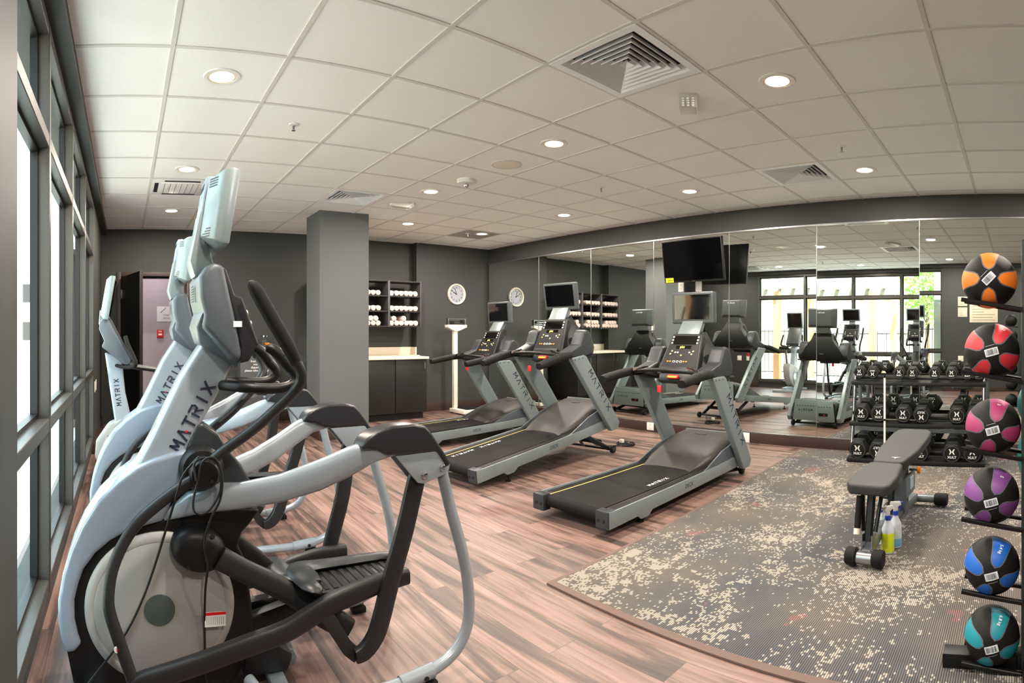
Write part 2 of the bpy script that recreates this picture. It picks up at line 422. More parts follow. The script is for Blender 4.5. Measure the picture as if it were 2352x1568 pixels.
struct('baseboard_left', MB().box2((XN, -2.2, 0), (XN+.014, WY[0]-.0, .11)).box2((XL, WY[-1], 0), (XL+.014, YF, .11)), M_BASE, bev=.003)
struct('baseboard_pillar', MB().box2((2.238, 6.298, 0), (2.897, 6.81, .11)), M_BASE, bev=.003)
# window frames and panes
XG = -.405
for i in range(4):
    a, b = WY[i], WY[i+1]
    f = MB(); hw = .024
    f.box2((XG-.006, a if i == 0 else a-hw, WZ0), (XL+.004, a+hw, WZ1))
    if i == 3: f.box2((XG-.006, b-hw, WZ0), (XL+.004, b, WZ1))
    bb = b-hw
    for z0, z1 in ((WZ0, WZ0+.06), (.83, .89), (2.08, 2.14), (WZ1-.05, WZ1)): f.box2((XG-.006, a+hw, z0), (XL+.002, bb, z1))
    wf = f.build('window_%d' % (i+1), M_WFRAME, bev=.003, seg=1); wf['kind'] = 'structure'
    st = MB()
    for z0, z1 in ((WZ0+.06, .83), (.89, 2.08), (2.14, WZ1-.05)):
        st.box2((XG-.012, a+hw, z0), (XG+.022, a+hw+.02, z1)).box2((XG-.012, bb-.02, z0), (XG+.022, bb, z1))
        st.box2((XG-.012, a+hw+.02, z0), (XG+.022, bb-.02, z0+.02)).box2((XG-.012, a+hw+.02, z1-.02), (XG+.022, bb-.02, z1))
    st.build('gasket', M_BLACK, wf)
    for z0, z1 in ((WZ0+.07, .82), (.90, 2.07), (2.15, WZ1-.06)):
        MB().box2((XG-.003, a+hw+.01, z0), (XG+.003, bb-.01, z1)).build('pane', M_GLASS, wf)
# mirror panels (1.11 m wide, each hung a hair out of true)
ys = [7.70, 6.59, 5.48, 4.375, 3.265, 2.166, 1.02, -.10, -1.20, -2.2]; ys[0] = 7.88
MZ0, MZ1 = .120, 2.455
tilt = [0, 0, .0008, -.0008, .0006, .0042, -.0022, .0, 0]
for i in range(9):
    hi, lo = ys[i], ys[i+1]
    o = MB().box((0, 0, 0), (.006, hi-lo-.003, MZ1-MZ0)).build('mirror_panel', M_MIRROR, smooth=False)
    o.location = (XM, (hi+lo)/2, (MZ0+MZ1)/2); o.rotation_euler = (0, tilt[i], 0)
    o['kind'] = 'structure'
    ed = MB().box((-.002, -(hi-lo)/2, 0), (.012, .005, MZ1-MZ0)).build('edge_strip', M_STEEL, o)
    ed['label'] = 'bright metal edge'
struct('trim_3', MB().box2((XM-.012, -2.2, MZ1-.002), (XR, 7.9, MZ1+.012)), M_STEEL)
struct('trim_4', MB().box2((XM-.014, -2.2, .108), (XR, 7.9, .122)), M_STEEL)
# far door, its frame and the corridor behind
d = MB().box2((DX0-.06, YF-.02, 0), (DX0, YF+.2, DZ+.06)).box2((DX1, YF-.02, 0), (DX1+.06, YF+.2, DZ+.06)).box2((DX0, YF-.02, DZ), (DX1, YF+.2, DZ+.06))
dframe = struct('trim_5', d, M_BASE, bev=.004)
L = .86
leaf = MB().box2((0, -.022, .008), (L, .022, 2.04)).build('door_1', M_BLACK, bev=.002); leaf['kind'] = 'structure'
leaf.location = (DX0+.02, YF-.05, 0); leaf.rotation_euler = (0, 0, -math.atan2(.83, .24))
for yy in (-.045, .045):
    MB().tube([(L-.09, yy*.4, .92), (L-.09, yy, .93), (L-.2, yy, .93)], .009, n=8).build('door_handle', M_STEEL, leaf)
MB().tube([(L*.62, .05, .78), (L*.62, .05, 1.62)], .014, n=10).build('pull_bar', M_STEEL2, leaf)
MB().box2((0, -.03, 1.75), (.012, .03, 1.87)).box2((0, -.03, .2), (.012, .03, .32)).build_each('hinge', M_STEEL, leaf)
cb = MB().box2((-.9, 9.40, -.02), (2.2, 9.5, 2.6)).box2((-.9, 8.3, -.02), (-.8, 9.4, 2.6)).box2((2.1, 8.3, -.02), (2.2, 9.4, 2.6))
struct('wall_corridor', cb, M_CORR, smooth=False)
struct('ceiling_corridor', MB().box2((-.9, 8.3, 2.5), (2.2, 9.5, 2.6)), M_CEIL)
struct('floor_corridor', MB().box2((-.9, 8.3, -.1), (2.2, 9.5, 0)), M_FLOOR)
def lamp(name, loc, energy, size, parent=None, col=(1, .88, .76)):
    l = bpy.data.lights.new(name, 'AREA'); l.shape = 'DISK'; l.size = size; l.energy = energy; l.color = col
    o = bpy.data.objects.new(name, l); C.objects.link(o); o.location = loc
    if parent: o.parent = parent
    return o
cl = thing('ceiling_light', 'round white lamp on the corridor ceiling beyond the doorway', 'ceiling light', (.5, 8.85, 2.5))
MB().lathe([(.16, 0), (.16, -.03), (.12, -.05)], n=24).build('diffuser', mat('lamp_glow', (255, 236, 214), .5, emit=1.), cl)
lamp('lamp', (0, 0, -.06), 2.6, .3, cl, (1, .95, .95))
# rug
rug = MB().prism([(1.955, 2.085), (5.80, 2.285), (5.80, -2.1), (1.86, -2.1)], .0, .009, 'xy').build('area_carpet', M_RUG, bev=.002)
tag(rug, 'large grey ribbed carpet with cream blotches under the bench and dumbbell rack', 'carpet')
MB().prism([(1.835, -2.1), (1.93, 2.105), (5.80, 2.306), (5.80, 2.284), (1.975, 2.082), (1.885, -2.1)], .0, .011, 'xy').build('edge_binding', mat('brown_binding', (104, 84, 78), .8), rug, bev=.003)

# ------------------------------------------------------------------ ceiling fittings
def ctile(a, b): return (x0+(a+.5)*T, y0+(b+.5)*T)
M_GLOW = mat('downlight_glow', (255, 226, 190), .5, emit=5.)
M_CONE = mat('downlight_cone', (244, 226, 200), .3)
def make_downlight():
    t = thing('ceiling_downlight', '', 'ceiling light', (0, 0, ZC))
    MB().lathe([(.082, .004), (.084, -.006), (.104, -.006), (.108, .0)], n=32, cap=False).build('ring', M_WHITE, t)
    MB().lathe([(.083, .0005), (.083, -.004), (.070, -.0045), (.070, -.001)], n=32, cap=False).build('reflector', M_CONE, t)
    MB().lathe([(.074, -.0015), (.072, -.004), (.0, -.0045)], n=32, cap=False).build('lens', M_GLOW, t)
    lamp('lamp', (0, 0, -.012), LAMP_W, .13, t)
    return t
dl = make_downlight(); first = True
cols = {0: 'line nearest the windows', 4: 'middle line', 7: 'line nearest the mirrors'}
rown = {-6: 'added unseen behind the camera', -3: 'fourth from the far wall', 0: 'third from the far wall', 3: 'second from the far wall', 6: 'by the far wall'}
for a in (0, 4, 7):
    for b in (-6, -3, 0, 3, 6):  # lamps above the frame and behind the camera are added to light camera-facing surfaces
        x, y = ctile(a, b)
        if b == 6: y -= .12
        if a == 7: x += .06
        if a == 4 and b == 6: x, y = 3.60, 6.62
        lab = 'round downlight in the %s, %s' % (cols[a], rown[b])
        if first: dl.location = (x, y, ZC); dl['label'] = lab; dl['group'] = 'recessed downlights'; first = False
        else: dup(dl, (x, y, ZC), 0, lab, 'recessed downlights')
# diffusers
M_DIFF = mat('diffuser_metal', (236, 238, 238), .45)
M_DARK = mat('dark_duct', (14, 15, 17), .8)
def make_vent():
    t = thing('ceiling_vent', '', 'vent', (0, 0, ZC)); h = .297
    fr = MB()
    for s_ in (-1, 1):
        fr.box2((s_*h, -h, -.008), (s_*(h-.045), h, .0)).box2((-h+.045, s_*h, -.008), (h-.045, s_*(h-.045), .0))
    fr.build('frame', M_DIFF, t)
    bx_ = MB(); a_ = h-.035
    for q0, q1 in (((-a_, -a_, .0), (-a_+.004, a_, .22)), ((a_-.004, -a_, .0), (a_, a_, .22)), ((-a_, -a_, .0), (a_, -a_+.004, .22)), ((-a_, a_-.004, .0), (a_, a_, .22)), ((-a_, -a_, .216), (a_, a_, .22))): bx_.box2(q0, q1)
    bx_.build('duct_box', mat('duct_grey', (120, 124, 128), .6), t)
    MB().lathe([(.15, .10), (.15, .214)], n=32).build('duct_collar', M_DARK, t)
    def ring(a, z): return [(a, a, z), (-a, a, z), (-a, -a, z), (a, -a, z)]
    for k in range(6):
        r = .252-.038*k; lv = MB()
        lv.loft([ring(r-.026, .034), ring(r, -.004), ring(r-.003, -.006), ring(r-.029, .033), ring(r-.026, .034)], cap=False)
        lv.build('louvre', M_DIFF, t)
    MB().loft([ring(.004, .024), ring(.030, -.004)], cap=False).build('centre_plate', M_DIFF, t)
    return t
v = make_vent(); x, y = ctile(3, -2); v.location = (x, y, ZC); v['label'] = 'large square louvred air diffuser near the top of the picture'; v['group'] = 'square ceiling diffusers'
x, y = ctile(3, 4); dup(v, (x, y, ZC), 0, 'square louvred air diffuser in front of the grey pillar', 'square ceiling diffusers')
x, y = ctile(7, -2); dup(v, (x, y, ZC), 0, 'square louvred air diffuser beside the mirror wall', 'square ceiling diffusers')
x, y = ctile(0, 4); t = thing('air_conditioner_cassette', 'flat white air conditioning cassette in the ceiling near the windows', 'air conditioner', (x, y, ZC))
MB().box2((-.29, -.29, -.012), (.29, .29, 0)).build('cover', M_WHITE, t, bev=.01)
MB().box2((-.2, -.2, -.02), (.2, .2, -.012)).build('grille', M_WHITE, t, bev=.004)
s = MB()
for q in range(-3, 4): s.box2((q*.055-.002, -.19, -.0215), (q*.055+.002, .19, -.0195))
s.build('groove', M_MGREY, t)
for k in range(4):
    R = Matrix.Rotation(k*PI/2, 4, 'Z'); mb = MB(); mb.T = R; mb.box2((-.17, -.262, -.0145), (.17, -.225, -.0115)); mb.build('air_slot', M_BLACK, t)
def emergency(label, a, b, rz):
    x, y = ctile(a, b); t = thing('emergency_light', label, 'emergency light', (x, y, ZC), rz, 'white emergency lights')
    MB().prism([(-.13, 0), (.13, 0), (.12, -.035), (-.06, -.06), (-.125, -.02)], -.055, .055, 'xz').build('housing', mat('pale_grey_plastic', (196, 192, 184), .45), t, bev=.004)
    lens = MB(); 
    for i in range(4):
        for j in range(3):
            lens.cyl((-.118+.014*i, -.03+.03*j, -.0285-.0088*i), .0085, .006, 'z', 10)
    lens.build_each('lamp_cluster', M_WPRINT, t)
    MB().cyl((.135, 0, -.01), .012, .02, 'z', 10).build('sensor', M_WHITE, t)
emergency('white wedge shaped emergency light below the large square diffuser', 4, -2, .55)
emergency('small white emergency light between the smoke alarm and the pillar', 4, 4, 2.6)
x, y = ctile(4, 1); t = thing('ceiling_speaker', 'round off-white ceiling speaker grille between two middle downlights', 'speaker', (x+.06, y+.05, ZC))
MB().lathe([(.0, -.008), (.10, -.008), (.118, -.005)], n=32).build('grille', M_CREAM, t); MB().lathe([(.117, -.006), (.132, -.004), (.134, 0)], n=32, cap=False).build('ring', M_GRID, t)
x, y = ctile(4, 2); t = thing('smoke_detector', 'white smoke alarm hanging below the ceiling with a clear tip', 'smoke alarm', (x+.05, y+.05, ZC))
MB().lathe([(.085, 0), (.085, -.018), (.07, -.034), (.03, -.038)], n=28).build('body', M_WHITE, t); MB().sphere((.0, -.02, -.055), .024, 16, 10).build('sensor_tip', M_CHROME, t)
for a, b, lab in ((1, 1, 'small white fire sprinkler in the tile above the tall elliptical screens'), (6, 1, 'small white fire sprinkler in the tile over the middle treadmill'), (6, -3, 'small white fire sprinkler beside the diffuser at the mirror wall'), (7, 6, 'small white fire sprinkler by the far grey access panel')):
    x, y = ctile(a, b)
    if b == 6: x, y = 4.68, 6.8
    t = thing('fire_sprinkler', lab, 'sprinkler', (x, y, ZC), 0, 'ceiling sprinklers')
    MB().lathe([(.036, 0), (.034, -.006), (.012, -.009)], n=20).build('escutcheon', M_WHITE, t)
    MB().lathe([(.008, -.006), (.008, -.03), (.004, -.034), (.004, -.04), (.014, -.042), (.014, -.045)], n=12).build('head', M_STEEL, t)
x, y = ctile(7, 6); tag(MB().box2((x-.29, y-.27, ZC-.004), (x+.29, y+.27, ZC-.0005)).build('access_panel', mat('panel_grey', (158, 152, 146), .7)), 'plain grey access panel among the ceiling tiles near the far wall', 'access panel')

# ------------------------------------------------------------------ far-wall furniture
# base cabinet + worktop
CX0, CX1, CF = 2.70, 4.30, 7.30
t = thing('base_cabinet', 'low black base cabinet under the cream worktop beside the pillar', 'cabinet', (3.47, 7.7, 0))
def L_(x, y, z): return (x-3.47, y-7.7, z)
MB().box2(L_(CX0, CF+.02, .10), L_(CX1, YR-.001, .885)).box2(L_(CX0, CF+.08, 0), L_(CX1-.03, YR-.001, .10)).build('body', M_CABINET, t, bev=.002)
for i in range(3):
    a = CX0+.01+i*(CX1-CX0-.01)/3; b = CX0+(i+1)*(CX1-CX0-.01)/3
    dr = MB().box2(L_(a, CF, .105), L_(b-.004, CF+.019, .88)).build('door', M_CABINET, t, bev=.002)
    hx = b-.05 if i != 1 else a+.05
    MB().tube([L_(hx, CF-.002, .85), L_(hx, CF-.03, .84), L_(hx, CF-.03, .74), L_(hx, CF-.002, .73)], .006, n=8).build('handle', M_STEEL, dr)
t = thing('worktop', 'cream stone worktop with an upstand in the wall recess', 'worktop', (3.47, 7.7, .885))
MB().box2(L_(CX0, CF-.03, 0), L_(CX1+.01, YR-.001, .035)).box2(L_(CX1+.01, 7.82, 0), L_(4.468, YF-.001, .035)).box2(L_(CX1+.01, YF-.001, 0), L_(4.468, YR-.001, .035)).build('slab', M_COUNTER, t, bev=.004)
MB().box2(L_(CX0, YR-.025, .035), L_(4.468, YR-.001, .16)).box2(L_(4.445, YF-.01, .035), L_(4.468, YR-.025, .16)).build('upstand', M_COUNTER, t, bev=.003)
# towel shelf
SX0, SX1, SF, SZ0, SZ1 = 2.71, 4.375, 7.62, 1.36, 2.06
t = thing('towel_shelf', 'black wall shelf of nine pigeonholes filled with rolled towels', 'shelf', (3.54, 7.8, SZ0))
def S_(x, y, z): return (x-3.54, y-7.8, z-SZ0)
wd = (SX1-SX0)/3
M_SHELF = mat('black_shelf', (34, 32, 33), .5, noise=.1, nscale=20); M_SHEDGE = mat('grey_shelf_edge', (74, 74, 76), .5)
MB().box2(S_(SX0, YR-.02, SZ0), S_(SX1-.01, YR-.001, SZ1)).build('back_panel', M_SHELF, t)
MB().box2(S_(4.36, SF, SZ0), S_(SX1, YF-.001, SZ1)).build('side_panel', M_SHEDGE, t, bev=.002)
MB().box2(S_(SX0, SF, SZ0), S_(SX0+.018, YR-.02, SZ1)).build('side_panel', M_SHEDGE, t, bev=.002)
for k in (1, 2): MB().box2(S_(SX0+k*wd-.017, SF, SZ0), S_(SX0+k*wd+.017, YR-.02, SZ1)).build('divider', M_SHEDGE, t, bev=.002)
zs = [SZ0, SZ0+.225, SZ0+.455, SZ1-.018]
for z in zs: MB().box2(S_(SX0+.018, SF+.004, z), S_(SX1-.016, YR-.155 if False else YF-.002, z+.018)).build('shelf_board', M_SHELF, t, bev=.002)
TR = .040
def make_towel():
    mb = MB(); n = 20; rings = []
    prof = [(.0001, -.002), (.012, .002), (.016, .0), (.022, .004), (.027, .001), (.034, .004), (.0385, .006), (.040, .014), (.040, .25), (.036, .262), (.0001, .262)]
    for r, h in prof:
        ring = []
        for k in range(n):
            a = 2*PI*k/n; rr = r*(1+.04*math.sin(2*a+h*30)+.02*math.sin(5*a))
            if k == 3 and r > .03: rr *= .93
            ring.append((rr*math.cos(a), h, rr*math.sin(a)))
        rings.append(ring)
    mb.loft(rings, cap=True)
    o = mb.build('rolled_towel', M_TOWEL); return o
tw = make_towel(); tw_used = False
ordw = ['first', 'second', 'third', 'fourth', 'fifth', 'sixth', 'seventh', 'eighth', 'ninth']
baynames = ['shelf bay behind the pillar', 'middle shelf bay', 'shelf bay nearest the clock']
rown2 = ['bottom', 'middle', 'top']
def put_towel(x, z, lab, small=1., ry=None):
    global tw_used
    o = tw if not tw_used else tw.copy()
    if tw_used: C.objects.link(o)
    tw_used = True
    o.location = (x, SF+.02+random.uniform(-.006, .012), z); o.rotation_euler = (0, random.uniform(0, 6.28) if ry is None else ry, random.uniform(-.03, .03)); o.scale = (small, 1, small)
    tag(o, lab, 'towel', 'rolled white towels in the wall shelf')
for bay in range(3):
    bx0 = SX0+bay*wd+.02
    for row in range(3):
        z = zs[row]+.018+TR
        n = 6 if bay == 2 else 5
        if row == 0: n = 6 if bay != 1 else 5
        for k in range(n):
            x = bx0+TR*1.04+k*TR*2.06+(.0 if bay != 1 else .0)
            put_towel(x, z+.001, 'rolled white towel, %s along the %s row of the %s' % (ordw[k], rown2[row], baynames[bay]))
        if row == 0:
            for k in (range(0, 4) if bay != 2 else (0, 2)):
                put_towel(bx0+TR*1.04+(k+.5)*TR*2.06, z+TR*1.80, 'white towel atop the bottom pile, %s along in the %s' % (ordw[k], baynames[bay]))
# clock
t = thing('wall_clock', 'round white rimmed clock with black numerals on the far wall', 'clock', (5.235, YF, 1.918))
Rk = .155
MB().lathe([(.0, -.002), (Rk-.012, -.002), (Rk-.012, -.012), (Rk, -.03), (Rk+.012, -.034), (Rk+.02, -.022), (Rk+.02, 0)], axis='y', n=48).build('case', M_CREAM, t)
MB().lathe([(0, -.0035), (Rk-.012, -.0035)], axis='y', n=48, cap=False).build('dial', mat('clock_face', (182, 178, 188), .25, coat=.6), t)
for h in range(1, 13):
    a = h*PI/6; text_obj('numeral', str(h), .038, M_PRINT, t, frameM((.112*math.sin(a), -.006, .112*math.cos(a)), (1, 0, 0), (0, 0, 1)), bold=.02)
for ang, ln, wdt in ((-1.05, .075, .006), (-2.0+1.7, .105, .004)):
    MB().tube([(0, -.009, 0), (ln*math.sin(ang), -.009, ln*math.cos(ang))], .001, wdt, n=6, ref=(0, 1, 0)).build('hand', M_PRINT, t)
MB().cyl((0, -.009, 0), .008, .006, 'y', 16).build('hub', M_PRINT, t)
MB().lathe([(0, -.022), (Rk-.004, -.021)], axis='y', n=48, cap=False).build('glass', M_CLEAR, t)
# physician scale
t = thing('beam_scale', 'tall white physician beam scale standing at the far wall', 'scale', (5.0, 7.43, 0))
MB().box2((-.10, -.20, .015), (.27, .20, .075)).build('base', M_CREAM, t, bev=.008)
MB().box2((-.02, -.17, .075), (.25, .18, .085)).build('platform', M_RUBBER, t, bev=.003)
MB().box2((-.075, .10, .075), (-.005, .16, 1.31)).build('column', M_CREAM, t, bev=.006)
MB().prism([(-.20, 1.40), (-.20, 1.36), (-.075, 1.30), (.0, 1.30), (.16, 1.36), (.16, 1.40)], .08, .18).build('head', M_CREAM, t, bev=.004)
MB().box2((-.19, .10, 1.40), (-.175, .16, 1.50)).box2((.135, .10, 1.40), (.15, .16, 1.50)).box2((-.19, .12, 1.485), (.15, .14, 1.50)).build_each('beam_frame', M_STEEL, t, bev=.002)
MB().box2((-.17, .12, 1.45), (.13, .135, 1.463)).box2((-.17, .11, 1.42), (.13, .12, 1.432)).build_each('beam', M_CHROME, t)
MB().box2((-.12, .10, 1.405), (-.07, .15, 1.455)).box2((.07, .10, 1.435), (.10, .15, 1.475)).build_each('poise', M_BLACK, t, bev=.003)
for px_ in (-.07, .24):
    for py_ in (-.17, .17): MB().cyl((px_, py_, .008), .02, .016, n=12).build('foot', M_RUBBER, t)
# water dispenser
t = thing('water_dispenser', 'dark grey water dispenser cabinet with white lettering near the doorway', 'water dispenser', (1.80, 7.72, 0))
MB().box2((-.25, -.17, .0), (.25, .20, .95)).build('cabinet', mat('dispenser_grey', (78, 78, 80), .5), t, bev=.01)
text_obj('lettering', 'fresh cool\nwater\ndispenser\nplease take one cup', .042, M_WPRINT, t, frameM((-.02, -.172, .82), (1, 0, 0), (0, 0, 1)), bold=.01)
for sx in (-.13, .13):
    MB().lathe([(.0, .955), (.075, .955), (.08, 1.0), (.08, 1.17), (.05, 1.20), (.05, 1.215)], (sx, 0, 0), n=20).build('glass_jar', M_CLEAR, t)
    MB().lathe([(.055, 1.215), (.055, 1.235), (.01, 1.24)], (sx, 0, 0), n=20).build('lid', M_CHROME, t)
MB().box2((-.1, -.175, .45), (.1, -.168, .62)).build('niche', M_BLACK, t)
# corridor notices
t = thing('stair_sign', 'white stairs notice with a black step symbol on the corridor wall', 'sign', (.68, 9.398, 1.585))
MB().box2((-.155, -.004, -.125), (.155, .0, .125)).build('board', mat('sign_white', (226, 220, 224), .5), t)
stp = MB(); px_, pz_ = -.10, .02
for k in range(5):
    stp.box2((px_, -.006, pz_), (px_+.022, -.0045, pz_+.006)).box2((px_+.016, -.006, pz_), (px_+.022, -.0045, pz_+.022)); px_ += .018; pz_ += .017
stp.build('step_symbol', M_PRINT, t)
text_obj('lettering', 'STAIRS', .034, M_PRINT, t, frameM((.0, -.0055, -.02), (1, 0, 0), (0, 0, 1)))
text_obj('small_lettering', 'FIRE DOOR\nKEEP CLOSED', .018, M_PRINT, t, frameM((.0, -.0055, -.07), (1, 0, 0), (0, 0, 1)))
t = thing('fire_alarm_pull', 'small red fire alarm pull box under the stairs notice', 'fire alarm', (.578, 9.398, 1.26))
MB().box2((-.055, -.035, -.065), (.055, 0, .065)).build('box', M_RED, t, bev=.006)
text_obj('lettering', 'FIRE', .028, M_WPRINT, t, frameM((0, -.036, .035), (1, 0, 0), (0, 0, 1)), bold=.02)
MB().box2((-.03, -.045, -.03), (.03, -.035, .0)).build('lever', M_WHITE, t, bev=.002)

# outlets and plates
def plate(label, loc, n, w=.075, h=.115, kind='outlet', toggle=False):
    t = thing('wall_outlet' if kind == 'outlet' else 'wall_plate', label, 'outlet' if kind == 'outlet' else 'wall plate', loc)
    ax = Vector(n)
    def bx(u0, u1, z0, z1, d0, d1):
        mb = MB()
        if abs(ax.x) > .5: mb.box2((ax.x*d0, u0, z0), (ax.x*d1, u1, z1))
        else: mb.box2((u0, ax.y*d0, z0), (u1, ax.y*d1, z1))
        return mb
    bx(-w/2, w/2, -h/2, h/2, 0, .006).build('plate', M_WHITE, t, bev=.002)
    if kind == 'outlet':
        for zz in (-.022, .022):
            bx(-.016, .016, zz-.014, zz+.014, .006, .008).build('socket', M_CREAM, t, bev=.001)
            s2 = MB()
            for uu in (-.006, .006): 
                q = bx(uu-.0012, uu+.0012, zz-.004, zz+.006, .008, .0085); me = bpy.data.meshes.new('tmp'); q.bm.to_mesh(me); q.bm.free(); s2.bm.from_mesh(me); bpy.data.meshes.remove(me)
            s2.build('slot', M_PRINT, t)
    if toggle: bx(-.006, .006, -.012, .012, .006, .014).build('toggle', M_WHITE, t)
    return t
plate('white socket plate in the dark baseboard below the mirrors behind the middle treadmill', (XM-.03, 4.408, .066), (-1, 0, 0), .11, .10)
plate('blank white plate in the dark baseboard behind the nearest treadmill', (XM-.03, 3.035, .058), (-1, 0, 0), .11, .112, 'plate')
plate('white socket plate on the near window wall, closer to the window', (XN, 1.20, .70), (1, 0, 0), .115, .115)
plate('narrow white plate on the near window wall, farther from the window', (XN, 1.02, .70), (1, 0, 0), .07, .115, 'plate', True)
plate('double white plate on the window wall past the far window edge', (XL, 6.43, .68), (1, 0, 0), .115, .115, 'plate')
plate('narrow white socket on the window wall past the far window edge', (XL, 6.20, .68), (1, 0, 0))
plate('upper white switch on the mirror side of the grey pillar', (2.885, 6.62, 1.38), (1, 0, 0), .07, .11, 'plate', True)
plate('lower white switch on the mirror side of the grey pillar', (2.885, 6.62, 1.20), (1, 0, 0), .07, .11, 'plate', True)
# notices on the near window wall
M_SIGN = mat('beige_notice', (214, 204, 184), .55)
def notice(label, yc, zc, w, h, lines, big=False):
    t = thing('wall_notice', label, 'notice', (XN, yc, zc), 0)
    MB().box2((0, -w/2, -h/2), (.006, w/2, h/2)).build('board', M_SIGN, t, bev=.001)
    mb = MB(); rnd = random.Random(int(yc*100))
    for k in range(lines):
        z = h/2-h*(k+.8)/(lines+.6); ww = w*.8*rnd.uniform(.5, 1)
        mb.box2((.006, w*.4-ww, z), (.0066, w*.4, z+h*.022 if big else z+.006))
    mb.build('print_lines', mat('grey_print', (96, 92, 86), .6), t)
notice('upper small beige notice on the near window wall', 1.16, 1.92, .20, .20, 4)
notice('lower small beige notice on the near window wall', 1.16, 1.69, .20, .20, 4)
notice('large beige rules board on the near window wall', .71, 1.66, .60, .38, 6, True)

# wall television
t = thing('wall_television', 'large flat black television on a swing mount before the mirrors', 'television', (5.60, 3.60, 2.12))
tilt_m = Matrix.Rotation(math.radians(-9), 4, 'Y') @ Matrix.Rotation(math.radians(-3), 4, 'Z')
tw_, th_ = .86, .50
mb = MB(); mb.T = tilt_m; mb.box2((-.02, -tw_/2, -th_/2), (.02, tw_/2, th_/2)); mb.build('casing', M_BLACK, t, bev=.004)
mb = MB(); mb.T = tilt_m; mb.box2((-.0215, -tw_/2+.012, -th_/2+.022), (-.0195, tw_/2-.012, th_/2-.012)); mb.build('screen', mat('tv_glass', (3, 3, 4), .10, spec=.25), t)
mb = MB(); mb.T = tilt_m; mb.box2((-.0225, tw_/2-.14, -th_/2+.005), (-.0215, tw_/2-.02, -th_/2+.06)); o = mb.build('energy_label', M_YELLOW, t); o['label'] = 'yellow label'
mb = MB(); mb.T = tilt_m; mb.box2((-.0228, tw_/2-.13, -th_/2+.025), (-.0224, tw_/2-.05, -th_/2+.032)); mb.build('label_print', M_PRINT, o)
MB().box2((.24, -.05, -.2), (.262, .05, .1)).box2((.02, -.03, -.06), (.14, .03, -.02)).box2((.12, -.02, -.06), (.25, .02, -.02)).build_each('mount', M_BLACK, t, bev=.003)
mb = MB(); mb.T = tilt_m; mb.box2((-.021, -.02, -th_/2+.006), (-.0222, .02, -th_/2+.012)); mb.build('badge', M_STEEL, t)
plate('small white power box on the mirror under the television, on the far side', (XM-.004, 3.95, 1.842), (-1, 0, 0), .075, .12)
plate('tilted blank white cover plate on the mirror under the television', (XM-.004, 3.69, 1.845), (-1, 0, 0), .085, .14, 'plate')

